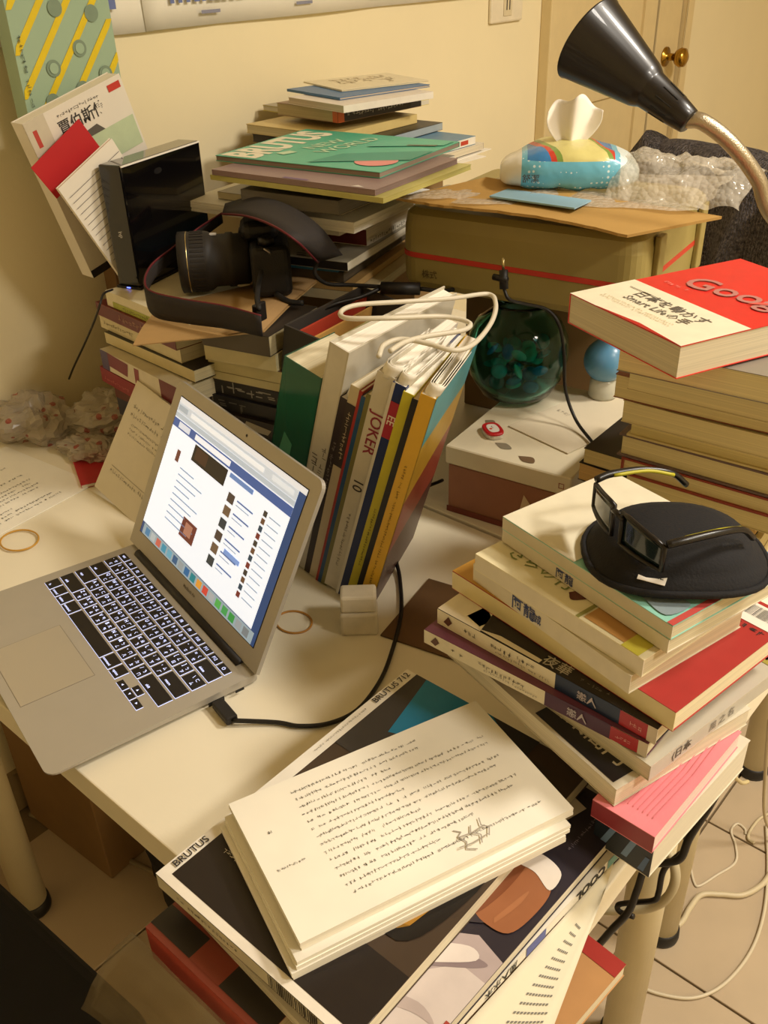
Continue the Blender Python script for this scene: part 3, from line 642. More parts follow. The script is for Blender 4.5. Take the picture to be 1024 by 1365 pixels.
# black pouch
def pouch():
    c = P(902, 722, .268); t = thing('glasses_pouch', 'flat black fabric sunglasses pouch lying on the teal comic', 'pouch', (c.x, c.y, .2525), (0, 0, R(38)))
    fab = mat('#121114', .85, bump=.25, bscale=500, var=.1)
    L, W2 = .066, .056
    def prof(a, s):
        e = .82; cx = math.copysign(abs(math.cos(a))**e, math.cos(a)); sy = math.copysign(abs(math.sin(a))**e, math.sin(a)); return (cx*L*s, sy*W2*s)
    b = MB(); i = b.mi(fab); n = 40; rings = [(1.0, 0), (1.02, .004), (1.0, .008), (.9, .013), (.83, .017), (.80, .021), (.55, .027), (.25, .029)]
    for s, z in rings:
        for q in range(n): x, y = prof(2*math.pi*q/n, s); b.v.append((x, y, z+.003*math.cos(x*30)))
    for k in range(len(rings)-1):
        for q in range(n): b.f.append((k*n+q, k*n+(q+1) % n, (k+1)*n+(q+1) % n, (k+1)*n+q)); b.m.append(i)
    b.f.append(tuple(reversed(range(n)))); b.m.append(i); b.f.append(tuple((len(rings)-1)*n+q for q in range(n))); b.m.append(i)
    b.build('shell', t, smooth=True)
    # stitched rim
    MB().tube([(prof(2*math.pi*q/36, 1.03)[0], prof(2*math.pi*q/36, 1.03)[1], .005+.003*math.cos(prof(2*math.pi*q/36, 1.03)[0]*30)) for q in range(36)], .0028, fab, 8, closed=True).build('piping', t, smooth=True)
    lb = thing_label = MB().box(-.010, .010, -.006, .006, 0, .0006, paper('#e9e4da')); o = lb.build('care_label', t, loc=(-.026, -W2*.80, .0155), rot=(R(24), 0, R(-25)))
    m2 = MB(); vs, fs = text_geo('ACME'); ii = m2.mi(ink('#1a1a1a')); m2.v += [(p.x*.006, p.y*.006, .0008) for p in vs]
    for f in fs: m2.f.append(f); m2.m.append(ii)
    m2.build('label_print', o)
    return t
pouch()
def sunglasses():
    c = P(826, 700, .290); t = thing('sunglasses', 'black sunglasses with yellow inner temples resting on the pouch', 'sunglasses', (c.x, c.y, .276), (0, 0, R(60))); t.scale = (.74, .74, .74)
    fr = mat('#191615', .3, var=0); lens = mat('#1d2a2c', .08, var=0, coat=.5); yl = mat('#b7b02a', .5, var=0)
    # front: y axis runs across the face, lenses lie tilted at x=0
    for s in (-1, 1):
        def fn(u, v, s=s): y = s*(.008+u*.056); return (.012*(u**2)-.002, y, .004+v*.034*(1-.25*u*u))
        MB().grid(fn, 8, 5, lens, .0015).build('lens', t, smooth=True)
        fnb = lambda u, s=s: Vector((.012*u*u-.003, s*(.008+u*.056), .004))
        loop = [Vector((.012*u*u-.003, s*(.008+u*.056), .003+0*u)) for u in [k/6 for k in range(7)]] + [Vector((.012*u*u-.003, s*(.008+u*.056), .004+.035*(1-.25*u*u))) for u in [1-k/6 for k in range(7)]]
        MB().tube(loop, .0026, fr, 8, closed=True).build('rim', t, smooth=True)
        tp = [Vector((.010, s*.066, .034)), Vector((.03, s*.068, .036)), Vector((.07, s*.066, .034)), Vector((.10, s*.06, .026)), Vector((.118, s*.056, .010))]
        arm = MB().tube(spline(tp, 5), [.004]*10+[.0035]*11, fr, 8).build('temple', t, smooth=True)
        tq = [p+Vector((0, -s*.0035, 0)) for p in tp[1:4]]
        MB().tube(spline(tq, 5), .0022, yl, 6).build('temple_lining', arm, smooth=True)
    MB().tube([(-.003, -.01, .032), (-.006, 0, .036), (-.003, .01, .032)], .003, fr, 8).build('bridge', t, smooth=True)
    return t
sunglasses()

# ------------------------------------------------------------------ tall pile of pale paperbacks on the right
CL = [  # label, corner, px, py, z0, h, yaw, w, d, cover, pages, spine
    ('cream paperback just below the red book on the tall right-hand pile', 'L', 826, 459, .3180, .0255, 6, .205, .15, '#8d8578', '#e0d2a2', 'B'),
    ('second cream paperback below the red book on the tall pile', 'L', 840, 485, .2915, .0260, 5, .21, .15, '#d8c99a', '#ddcf9e', 'B'),
    ('broad cream paperback jutting out in the upper middle of the tall pile', 'L', 821, 498, .2660, .0250, 6, .21, .15, '#8a4a32', '#d9ca98', 'B'),
    ('cream paperback in the middle of the tall pile, under the jutting one', 'L', 831, 533, .2420, .0235, 5, .21, .15, '#d6c79c', '#dccf9f', 'B'),
    ('thin yellowed paperback resting on the grey hardback in the tall pile', 'L', 838, 558, .2225, .0190, 5, .205, .15, '#cdbb84', '#d9c98e', 'B'),
    ('hardback with mauve-grey boards in the lower tall pile', 'L', 826, 577, .1965, .0255, 4, .215, .152, '#6d5a58', '#d9cb9a', 'B'),
    ('paperback with rounded red spine below the grey hardback', 'L', 829, 609, .1765, .0195, 4, .21, .15, '#8e3a2a', '#d6c794', 'W'),
    ('slim cream paperback below the red-spined one in the tall pile', 'L', 835, 632, .1570, .0190, 4, .205, .15, '#cfc090', '#d4c48e', 'B'),
    ('dark-covered tan paperback above the hidden base of the tall pile', 'N', 1012, 690, .1130, .0230, 3, .21, .15, '#2a221c', '#c9a66a', 'B'),
]
for lab, cn, px, py, z0, h, yaw, w, d, c, pg, sp_ in CL:
    book(lab, (cn, px, py), z0, h, w, d, yaw, sp_, c, None, pg, hard='hardback' in lab, bend=-.0015 if 'hardback' not in lab else 0, group=None)
book('black paperback between two slim cream ones low in the tall pile', ('N', 1016, 668), .1365, .0195, .205, .15, 3, 'B', '#2c2622', None, '#d0bf88')
for k in range(4):
    book('hidden lower paperback at the foot of the tall pile', (.285, .70), .0005+.028*k, .0272, .2, .148, 3+k, 'B', '#b9a878', None, '#d2c28e', group='paperbacks at the foot of the tall pile')
RBK = book('thick red paperback with white band lying askew on the tall pile', ('N', 908, 461), .3445, .029, .154, .212, -23, 'W', '#d8322c', None, '#cfc3a6',
     [('rect', 'top', 0, .0, 1, .36, '#efe6cc'), ('poly', 'top', [(.25, 0), (1, 0), (.62, .025)], '#b82a24'), ('text', 'top', .52, .255, .016, 0, '#6a6258', '日本を動かす'), ('text', 'top', .50, .185, .014, 0, '#6f675c', 'Smart Lifeの手'), ('rows', 'top', .12, .09, .75, .13, 2, '#b9a878', 'u', .7),
      ('rect', 'top', .1, .275, .42, .28, '#5a544a'), ('text', 'top', .62, .60, .045, 12, '#b87a72', 'Google'), ('rows', 'top', .1, .44, .35, .47, 1, '#e89a90', 'u', .7), ('poly', 'top', [(.78, .7), (.95, .62), (.97, .68), (.82, .78)], '#b9b0a6'), ('poly', 'top', [(.7, .55), (.98, .75), (.98, .8), (.72, .6)], '#e86058')], drop=(.0, -1, .004))

# ------------------------------------------------------------------ white box with the vase, ball and sensor
def carton(label, at, z0, h, w, d, yaw, col, art=(), name='carton', cat='box', lidh=0, lidc=None, bevel=.0015):
    c = place(at, z0+h, yaw, w, d); t = thing(name, label, cat, (c[0], c[1], z0), (0, 0, R(yaw)))
    MB().box(-w/2+.001, w/2-.001, -d/2+.001, d/2-.001, 0, h-(lidh and .001), mat(col, .6, var=.05)).build('body', t, bevel=bevel, segs=1)
    if lidh: MB().box(-w/2, w/2, -d/2, d/2, h-lidh, h, mat(lidc, .45, var=.05, vscale=25)).build('lid', t, bevel=bevel, segs=1)
    if art: prints(t, art, w, d, h)
    return t
WB = (.055, .752)
carton('reddish brown printed carton standing under the white box', WB, .0005, .072, .172, .246, 8, '#9c6a50', [('poly', 'S', [(.6, .2), (.7, .1), (.75, .5), (.65, .8)], '#d8c09a'), ('rect', 'S', 0, 0, 1, .12, '#7a3c30')])
carton('flat white gift box under the teal glass vase', WB, .073, .027, .176, .25, 8, '#d9cda9', [('blob', 'top', [(.06, .36), (.1, .32), (.16, .34), (.12, .38)], '#8a7d66'), ('blob', 'top', [(.30, .15), (.38, .11), (.45, .13), (.38, .17)], '#8f8672'), ('blob', 'top', [(.54, .08), (.60, .04), (.68, .05), (.64, .10)], '#7a624a'), ('text', 'S', .93, .5, .01, 0, '#9a5a4a', '□')], lidh=.026, lidc='#e2d8bc', name='gift_box')
papers('white card lying on the gift box beside the vase', ('N', 757, 604), .1006, .0015, .105, .19, -10, [('rows', 'top', .1, .42, .4, .46, 1, '#a89f90', 'u', .8)], name='card', cat='card', n=1, col='#d6cab0')
# small sensor with red rim
s0 = P(657, 573, .106); t = thing('sports_sensor', 'small white and red oval sensor tag on the gift box', 'sensor', (s0.x, s0.y, .1008), (0, 0, R(-35)))
def oval(a, b, z0, z1, mt, nm, n=28):
    mb = MB(); i = mb.mi(mt); pr = [(1, z0), (1, z1-.001), (.93, z1), ]
    for s, z in pr:
        for q in range(n):
            an = 2*math.pi*q/n; cx = math.copysign(abs(math.cos(an))**.7, math.cos(an))*a*s; cy = math.copysign(abs(math.sin(an))**.7, math.sin(an))*b*s; mb.v.append((cx, cy, z))
    for k in range(2):
        for q in range(n): mb.f.append((k*n+q, k*n+(q+1) % n, (k+1)*n+(q+1) % n, (k+1)*n+q)); mb.m.append(i)
    mb.f.append(tuple(2*n+q for q in range(n))); mb.m.append(i); mb.f.append(tuple(reversed(range(n)))); mb.m.append(i)
    return mb.build(nm, t, smooth=False)
oval(.0185, .0125, 0, .0052, mat('#d8d2c4', .3, var=0), 'base'); oval(.0185, .0125, .0052, .0078, mat('#c4262a', .3, var=0), 'rim'); oval(.0125, .0078, .0078, .0082, mat('#efe9e0', .3, var=0), 'face')
mk = MB(); mk.quad([(-.006, .001, .0085), (-.004, -.0015, .0085), (.003, .0012, .0085), (-.0035, -.0004, .0085)], ink('#6a5048')); mk.lathe([(0, .0083), (.002, .0083), (.002, .0085), (0, .0085)], ink('#d8462a'), 12, Matrix.Translation((.002, -.0035, 0))); mk.build('emblem', t)

# vase
vc = P(690, 468, .168); VZ = .1025
vt = thing('glass_vase', 'round teal glass vase with bubbles of colour, filled with glass pieces', 'vase', (vc.x, vc.y, VZ))
glass = mat('#8fd2cc', .03, var=0, trans=1.0, ior=1.3, key='vase')
prof = [(0, 0), (.034, 0), (.05, .008), (.0655, .034), (.071, .062), (.068, .09), (.057, .112), (.042, .124), (.036, .130), (.037, .137), (.035, .138), (.033, .131), (.038, .121), (.054, .107), (.0645, .088), (.0675, .062), (.062, .036), (.047, .012), (.03, .006), (0, .006)]
MB().lathe(prof, glass, 48, caps=False).build('vase_body', vt, smooth=True)
rng = random.Random(11); cols = ['#2fa098', '#3ab8a0', '#23807a', '#2a8fae', '#4cc4a8', '#1f707a', '#2f86bc']
pos = []
def bead_pos():
    for _ in range(400):
        z = rng.uniform(.016, .075); rmax = (.030+.45*(z-.006) if z < .05 else .052)-.008
        a = rng.uniform(0, 6.283); r = rmax*math.sqrt(rng.random()); p = Vector((r*math.cos(a), r*math.sin(a), z))
        if all((p-q).length > .0175 for q in pos): pos.append(p); return p
    return None
bm0 = {}
for k in range(30):
    p = bead_pos()
    if p is None: break
    c = cols[k % len(cols)]
    if c not in bm0:
        b = MB().lathe([(0, -.004), (.006, -.0038), (.0112, -.001), (.0112, .001), (.006, .0038), (.0028, .003), (0, .0026)], mat(c, .08, var=.1, trans=.15, ior=1.4), 18)
        o = b.build('glass_bead', smooth=True); bm0[c] = o.data
    else: o = bpy.data.objects.new('glass_bead', bm0[c]); link(o)
    o.location = D((vc.x+p.x, vc.y+p.y, VZ+p.z)); o.rotation_euler = (rng.uniform(-1.2, 1.2), rng.uniform(-1.2, 1.2), 0)
    tag(o, 'flat round teal glass piece inside the vase', 'glass piece', 'glass pieces in the vase')
# blue ball on a clear stand
bc = P(803, 527, .103); t = thing('ball_bottle', 'blue ball on a short clear frosted base beside the vase', 'ornament', (bc.x, bc.y, .1025))
MB().lathe([(0, 0), (.019, 0), (.02, .004), (.019, .026), (.015, .03), (0, .03)], mat('#d6d3c0', .2, var=0, trans=.35), 28).build('base', t, smooth=True)
bb = MB(); bb.lathe([(.0305*math.sin(math.pi*k/16), .054-.0305*math.cos(math.pi*k/16)) for k in range(17)], mat('#5d93b8', .3, var=.03, coat=.2), 32, caps=False); bb.build('ball', t, smooth=True)

# audio cable draped over the vase
ac = thing('audio_cable', 'black audio cable with jack plug draped over the vase', 'cable', P(672, 385, .292)); o0 = P(672, 385, .292)
pts = [P(672, 385, .292), P(679, 399, .280), P(700, 405, .268), P(728, 412, .256), P(745, 432, .238), P(752, 470, .20), P(754, 520, .15), P(768, 560, .115), P(790, 590, .106), P(803, 612, .11), P(830, 640, .06), P(850, 660, .03)]
cable('cord', '', [p-o0 for p in pts], .0022, '#171412', parent=ac)
d0 = Vector((-.004, 0, .03)).normalized()
MB().tube([Vector((0, 0, 0)), Vector((-.004, .003, .022))], .0055, mat('#171412', .5, var=0), 12).build('jack_sleeve', ac, smooth=True)
MB().tube([Vector((-.004, .003, .022)), Vector((-.007, .005, .036))], .0018, mat('#b8a878', .25, .9, var=0), 10).build('jack_tip', ac, smooth=True)
MB().tube([Vector((-.016, 0, .012)), Vector((.004, 0, .012))], .004, mat('#171412', .5, var=0), 10).build('splitter', ac, smooth=True)

# ------------------------------------------------------------------ tan hard case with cardboard, bubble wrap and tissues
carton('brown carton hidden under the tan case', (-.085, 1.02), .0005, .2445, .26, .2, 8.7, '#8a6f48', name='carton')
def tan_case():
    w, d, h = .342, .294, .094; t = thing('hard_case', 'tan plastic hard case with a red stripe', 'case', (-.045, .905, .2460), (0, 0, R(8.7)))
    tan = mat('#98884f', .42, var=.04, vscale=20, bump=.06, bscale=400)
    def rr(x0, x1, y0, y1, r, n=6):
        out = []
        for cx, cy, a0 in ((x1-r, y0+r, -90), (x1-r, y1-r, 0), (x0+r, y1-r, 90), (x0+r, y0+r, 180)):
            for k in range(n+1): a = R(a0+90*k/n); out.append((cx+r*math.cos(a), cy+r*math.sin(a)))
        return out
    def shell(levels, nm):
        mb = MB(); i = mb.mi(tan); n = None
        for ins, z in levels:
            o = rr(-w/2+ins, w/2-ins, -d/2+ins, d/2-ins, .028-min(ins, .02)*.5); n = len(o); mb.v += [(x, y, z) for x, y in o]
        for k in range(len(levels)-1):
            for q in range(n): mb.f.append((k*n+q, k*n+(q+1) % n, (k+1)*n+(q+1) % n, (k+1)*n+q)); mb.m.append(i)
        mb.f.append(tuple(reversed(range(n)))); mb.m.append(i); mb.f.append(tuple((len(levels)-1)*n+q for q in range(n))); mb.m.append(i)
        return mb.build(nm, t, smooth=False)
    shell([(.012, .0), (.004, .004), (.001, .012), (0, .044)], 'bottom_shell'); shell([(0, .0515), (.001, .085), (.004, .101), (.012, .108), (.03, .109)], 'lid')
    mb = MB(); i = mb.mi(mat('#c23a2a', .4, var=.02)); n = None
    for ins, z in ((.0008, .044), (-.0006, .0445), (-.0006, .051), (.0008, .0515)):
        o = rr(-w/2+ins, w/2-ins, -d/2+ins, d/2-ins, .028); n = len(o); mb.v += [(x, y, z) for x, y in o]
    for k in range(3):
        for q in range(n): mb.f.append((k*n+q, k*n+(q+1) % n, (k+1)*n+(q+1) % n, (k+1)*n+q)); mb.m.append(i)
    mb.build('red_stripe', t)
    for s in (-.09, .09): MB().box(w/2-.001, w/2+.007, s-.012, s+.012, .01, .10, tan).build('latch', t, bevel=.002)
    tx = MB(); vs, fs = text_geo('株式'); k = tx.mi(ink('#5a4a26')); tx.v += [(-.12+p.x*.012, -d/2-.0007, .024+p.y*.012) for p in vs]
    for f in fs: tx.f.append(f); tx.m.append(k)
    tx.build('print', t)
tan_case()
c0, c1, c2 = P(528, 263, .372), P(836, 317, .360), P(962, 292, .366)
t = thing('cardboard_sheet', 'torn sheet of brown cardboard lying on the tan case', 'cardboard', c1); KR = mat('#b58f4f', .8, var=.08, vscale=15, bump=.1, bscale=200)
def fn(u, v):
    p = c1.lerp(c0, u)+(c2-c1)*v; p.z += .004*math.sin(u*5)*(1-v)+.003*u*v
    if v < .02: p += Vector((0, .004*noise.noise((u*40, 0, 0)), 0))
    return p-c1
MB().grid(fn, 30, 8, KR, .0035).build('sheet', t)
# bubble wrap
def wrapmat():
    m = bpy.data.materials.new('bubble_wrap'); m.use_nodes = True; nt = m.node_tree; b = nt.nodes['Principled BSDF']
    b.inputs['Base Color'].default_value = lin('#e6ddcc'); b.inputs['Roughness'].default_value = .12; b.inputs['Alpha'].default_value = .42
    tc = nt.nodes.new('ShaderNodeTexCoord'); v = nt.nodes.new('ShaderNodeTexVoronoi'); v.inputs['Scale'].default_value = 150
    nt.links.new(tc.outputs['Object'], v.inputs['Vector']); bp = nt.nodes.new('ShaderNodeBump'); bp.inputs['Strength'].default_value = .6; bp.inputs['Distance'].default_value = .003; bp.invert = True
    nt.links.new(v.outputs['Distance'], bp.inputs['Height']); nt.links.new(bp.outputs[0], b.inputs['Normal']); return m
WM = wrapmat()
def film(label, c, u3, v3, hz, seed, nu=34, nv=20, amp=.012, name='bubble_wrap'):
    "crumpled film: corner c, edge vectors u3,v3; hz(u,v) extra height"
    t = thing(name, label, 'bubble wrap', c)
    def fn(u, v):
        p = u3*u+v3*v; q = Vector((u*5+seed, v*4, seed)); w = min(1, 4*min(u, 1-u, v, 1-v)+.35)
        p.z += hz(u, v)+amp*(.6+noise.noise(q)+.5*noise.noise(q*2.3))*w; p.x += .008*noise.noise(q+Vector((9, 0, 0))); p.y += .01*noise.noise(q+Vector((0, 9, 0))); return p
    o = MB().grid(fn, nu, nv, WM).build('film', t, smooth=True); o['kind'] = 'stuff'; return t
b0 = P(600, 275, .369); b1 = P(930, 285, .371); b2 = P(680, 232, .371)
film('crumpled clear bubble wrap spread over the cardboard', b0, b1-b0, b2-b0, lambda u, v: .003, 3, amp=.006)
b0 = P(805, 268, .372); b1 = P(985, 285, .375); b2 = P(850, 240, .376)
film('bunched end of clear bubble wrap beyond the tissue pack', b0, b1-b0, (b2-b0)+Vector((0, 0, .02)), lambda u, v: .03*math.sin(math.pi*v)*(1-.5*u), 8, amp=.016)
b0 = P(522, 268, .371); b1 = P(690, 270, .369); b2 = P(600, 250, .370)
film('flat strip of clear bubble wrap at the edge of the cardboard near the magazine pile', b0, b1-b0, b2-b0, lambda u, v: .002, 5, 20, 12, .006)
papers('pale blue envelope sticking out below the tissue pack', ('N', 766, 277), .3775, .002, .12, .045, 4, name='envelope', cat='envelope', n=1, col='#8fb4c8')
# tissue pack
def tissue():
    c = P(757, 236, .386); t = thing('tissue_pack', 'soft pack of tissues in blue and white dotted film, one tissue pulled out', 'tissue pack', (c.x, c.y, .3765), (0, 0, R(34)))
    m = bpy.data.materials.new('tissue_film'); m.use_nodes = True; nt = m.node_tree; b = nt.nodes['Principled BSDF']; b.inputs['Roughness'].default_value = .25
    tc = nt.nodes.new('ShaderNodeTexCoord'); sx = nt.nodes.new('ShaderNodeSeparateXYZ'); nt.links.new(tc.outputs['Object'], sx.inputs[0])
    def math_(op, a, bv):
        n = nt.nodes.new('ShaderNodeMath'); n.operation = op
        for i, x in enumerate((a, bv)):
            if isinstance(x, (int, float)): n.inputs[i].default_value = x
            else: nt.links.new(x, n.inputs[i])
        return n.outputs[0]
    def mix(f, a, bv):
        n = nt.nodes.new('ShaderNodeMix'); n.data_type = 'RGBA'; nt.links.new(f, n.inputs[0])
        for i, x in ((6, a), (7, bv)):
            if isinstance(x, str): n.inputs[i].default_value = lin(x)
            else: nt.links.new(x, n.inputs[i])
        return n.outputs[2]
    vo = nt.nodes.new('ShaderNodeTexVoronoi'); vo.inputs['Scale'].default_value = 150; vo.inputs['Randomness'].default_value = .15; nt.links.new(tc.outputs['Object'], vo.inputs['Vector'])
    dots = math_('LESS_THAN', vo.outputs['Distance'], .25); blue = mix(dots, '#6fbcd6', '#d8ecf0')
    x = sx.outputs['X']; z = sx.outputs['Z']
    endl = math_('LESS_THAN', x, -.062); c1_ = mix(endl, blue, '#e9e4d6')
    endr = math_('GREATER_THAN', x, .062); c2_ = mix(endr, c1_, '#dcebec')
    up = math_('GREATER_THAN', z, .040); mid = math_('MULTIPLY', up, math_('LESS_THAN', math_('ABSOLUTE', x, 0), .055))
    ax = math_('ADD', x, math_('MULTIPLY', sx.outputs['Y'], .35))
    stripe = mix(math_('GREATER_THAN', math_('ABSOLUTE', ax, 0), .030), '#d9cf86', mix(math_('GREATER_THAN', math_('ABSOLUTE', ax, 0), .037), '#7f9a4a', mix(math_('GREATER_THAN', math_('ABSOLUTE', ax, 0), .044), '#c84434', '#3d7fb8')))
    fin = mix(mid, c2_, stripe); nt.links.new(fin, b.inputs['Base Color'])
    bpn = nt.nodes.new('ShaderNodeBump'); bpn.inputs['Strength'].default_value = .5; bpn.inputs['Distance'].default_value = .004; ns = nt.nodes.new('ShaderNodeTexNoise'); ns.inputs['Scale'].default_value = 40; nt.links.new(tc.outputs['Object'], ns.inputs['Vector']); nt.links.new(ns.outputs[0], bpn.inputs['Height']); nt.links.new(bpn.outputs[0], b.inputs['Normal'])
    L, W2, H = .090, .058, .056; mb = MB(); i = mb.mi(m); nu, nv = 36, 20
    for a in range(nu+1):
        ph = -math.pi/2+math.pi*a/nu
        for q in range(nv):
            th = 2*math.pi*q/nv; pw = lambda x, e: math.copysign(abs(x)**e, x)
            cx = L*pw(math.sin(ph), .8); cr = pw(math.cos(ph), .40)*(1-.12*(cx/L)**2); y = W2*cr*pw(math.cos(th), .55); zz = H/2+H/2*cr*pw(math.sin(th), .6)
            zz *= 1-.35*(cx/L)**2; zz += .004*noise.noise((cx*45, y*45, zz*30)); mb.v.append((cx, y, max(0, zz)))
    for a in range(nu):
        for q in range(nv): mb.f.append((a*nv+q, a*nv+(q+1) % nv, (a+1)*nv+(q+1) % nv, (a+1)*nv+q)); mb.m.append(i)
    mb.build('wrapper', t, smooth=True)
    ps = MB()
    def fn(u, v):
        q = 2*u-1; x = q*(.009+.026*math.sin(min(1, v*1.1)*1.75)); y = .007*math.sin(u*9.5)*(.5+v*.9)+.004*v; zz = .046+.062*v*(1-.30*q*q)+.004*math.sin(u*13)*v; return (x+.004*v, y, zz)
    ps.grid(fn, 40, 10, mat('#f7f1e6', .8, var=.02), .0006).build('tissue', t, smooth=True)
    pr = MB(); vs, fs = text_geo('舒潔'); k = pr.mi(ink('#4a4a4a')); pr.v += [(-.05+p.x*.011, -W2*.93-.004, .020+p.y*.011) for p in vs]
    for f in fs: pr.f.append(f); pr.m.append(k)
    pr.build('print', t)
tissue()

# ------------------------------------------------------------------ upright row of books
LEAN = 16.0
def row_yaw(x): return 4+17*min(1, max(0, (x+.075)/.119))
def upright(label, xl, th, h, d, y0, cover, spinec=None, pages='#e6dcc4', art=(), name='book', cat='book', lean=LEAN, hard=False, slot=0, group=None, loops=0, ec=None, alpha=None):
    a = R(lean); c, s = math.cos(a), math.sin(a)
    yw = R(row_yaw(xl)); lx, ly = th/2*c, d/2; y0 -= .06*math.sin(yw); xl -= .012*math.sin(yw)
    shrink = min(d*math.tan(R(row_yaw(xl+th)-row_yaw(xl))), th-.0012)      # books fan out from the front, so each narrows to the back
    def wf(x, y, z): return (x-(x/th+.5)*(y/d+.5)*shrink, y, z)
    t = thing(name, label, cat, (xl+lx*math.cos(yw)-ly*math.sin(yw), y0+lx*math.sin(yw)+ly*math.cos(yw), th/2*s), (0, a, yw), group)
    tk = .0022 if hard else .0008
    cm = cov(cover) if isinstance(cover, str) else cover; sm = cov(spinec) if isinstance(spinec, str) else (spinec or cm); em = cov(ec) if ec else cm
    x0, x1, ya, yb = -th/2, th/2, -d/2, d/2
    cv = MB(); cv.box(x0, x0+tk, ya, yb, 0, h, cm); cv.box(x1-tk, x1, ya, yb, 0, h, em); cv.box(x0+tk, x1-tk, ya, ya+tk, 0, h, sm); cv.warp(wf).build('cover', t)
    if th > 3*tk: MB().box(x0+tk, x1-tk, ya+tk, yb-.001, .001, h-(.004 if hard else .001), mat(pages, .8, var=.16, vscale=1, stretch=(1400, 6, 6), key='pages')).warp(wf).build('page_block', t)
    if art: prints(t, art, th, d, h, wf)
    for k in range(loops):      # curled, fanned page tops
        pb = MB(); r = th/2*(1-k*.28)
        def fn(u, v, r=r): an = math.pi*(1+u); return (r*math.cos(an)+.002*v, ya+.012+.9*r*math.sin(an)*1.3+ (0 if .02 < u < .98 else .0)+v*0, h+.002+.011*(1-v)*1-.0005*k)
        def fn2(u, v, r=r):
            if u < .3: x, y = -r, ya+.012+(0.3-u)/.3*.09
            elif u > .7: x, y = r, ya+.012+(u-.7)/.3*.09
            else: an = math.pi+(u-.3)/.4*math.pi; x, y = r*math.cos(an), ya+.012+1.2*r*math.sin(an)
            return (x+.004*v, y, h-.004+.016*v)
        pb.grid(fn2, 24, 3, paper('#efe9da'), .0006).build('curled_page', t, smooth=True)
    return t
YR = .400
SPN = lambda n, v0, v1, c, u0=.2, u1=.8: ('rows', 'S', u0, v0, u1, v1, n, c, 'v', .7)
gm = mat('#2a7a62', .12, var=.06, trans=.3, alpha=.80)
upright('translucent green plastic file box beside the big white book', -.146, .054, .276, .085, YR, gm, gm, '#d8ceb0', [('poly', 'S', [(.15, .45), (.5, .42), (.55, .62), (.3, .66)], '#5aa888'), SPN(1, .1, .4, '#4f9a80', .35, .6)], name='file_box', cat='file box')
upright('big white hardback in slip case, tallest of the upright row', -.0875, .0265, .318, .21, YR, '#c9c2b0', '#d6d0c2', '#f0eadb', [SPN(1, .12, .56, '#4a443e', .1, .65), SPN(1, .3, .6, '#4a443e', .55, .95)], hard=True)
upright('thin dark brown softback next to the big white hardback', -.0600, .0105, .262, .165, YR, '#33282a', None, '#ddd4c2', [SPN(1, .5, .8, '#8a8078', .2, .8)], loops=1)
upright('beige softback with black lettered top on its spine', -.0488, .0120, .280, .165, YR, '#c8b998', '#cbbd9e', '#e0d6bc', [('rect', 'S', 0, .62, 1, .92, '#3a302c'), SPN(1, .66, .9, '#c8b998')])
upright('thin red softback between beige and blue ones', -.0362, .0042, .278, .165, YR, '#a5322a')
upright('thin blue softback beside the red one', -.0318, .0062, .272, .165, YR, '#27507c')
upright('thin olive softback beside the blue one', -.0254, .0078, .276, .165, YR, '#7a7440')
upright('white magazine with red title and number ten on its spine', -.0174, .0215, .302, .165, YR, '#cfc8ba', '#d3cbb8', '#efe8d8', [('text', 'S', .5, .76, .019, -90, '#8e3040', 'JOKER'), ('text', 'S', .5, .52, .017, -90, '#3a3430', '10'), SPN(1, .12, .4, '#7a7264', .3, .6)], name='magazine', cat='magazine', loops=2)
upright('navy blue magazine with red title panel, pages curled open', .0052, .0155, .296, .165, YR, '#1d2f66', '#1b2c60', '#efe8d8', [('rect', 'S', 0, 0, .22, 1, '#d8d2c4'), ('rect', 'S', .22, .78, 1, .93, '#a8283a'), ('text', 'S', .6, .855, .012, -90, '#e8dcd0', 'EE')], name='magazine', cat='magazine', loops=2)
upright('yellow-green spined magazine with white page tops', .0215, .0125, .290, .165, YR, '#c4b82a', '#c9be2e', '#f0ead8', [SPN(1, .2, .5, '#5a5420', .3, .7)], name='magazine', cat='magazine')
upright('thin black softback between the yellow magazines', .0346, .0090, .286, .165, YR, '#1c1a1c')
upright('golden yellow magazine with fanned pages at the end of the row', .0442, .0165, .292, .165, YR, '#d0a02c', '#d6a62e', '#efe8d8',
        [SPN(1, .1, .72, '#6a5018', .3, .6), ('poly', 'E', [(0, .8), (1, .8), (1, 1), (0, 1)], '#3f8f98'), ('poly', 'E', [(0, .55), (1, .62), (1, .8), (0, .8)], '#b8922c'), ('poly', 'E', [(0, .3), (1, .35), (1, .62), (0, .55)], '#8a3a2c'), ('poly', 'E', [(0, 0), (1, 0), (1, .35), (0, .3)], '#4a2e2a')], name='magazine', cat='magazine', loops=3, ec='#b8922c')
# grey open tray with papers
t = thing('file_tray', 'dark grey open-topped file box holding red leaflets', 'file box', (-.200, .588, .0065), (0, R(10), R(8))); gt = mat('#3a3530', .6)
MB().box(-.038, .038, -.085, .085, 0, .004, gt).build('tray_base', t)
for (a, b, c, e) in ((-.038, -.035, -.085, .085), (.035, .038, -.085, .085), (-.035, .035, -.085, -.082), (-.035, .035, .082, .085)): MB().box(a, b, c, e, .004, .25, gt).build('tray_wall', t)
for k, (c, dx, lab) in enumerate((('#b0402e', -.03, 'red leaflet standing in the dark file box'), ('#c99a54', -.015, 'tan leaflet standing in the dark file box'), ('#c8c48a', .0, 'pale green leaflet standing in the dark file box'), ('#e6dcc4', .02, 'white leaflet standing in the dark file box'))):
    o = MB().box(-.0015, .0015, -.072, .075, 0, .238-.012*k, cov(c)).build('leaflet', loc=D((-.200+dx*.8, .588, .014)), rot=(0, R(10), R(8))); tag(o, lab, 'leaflet')
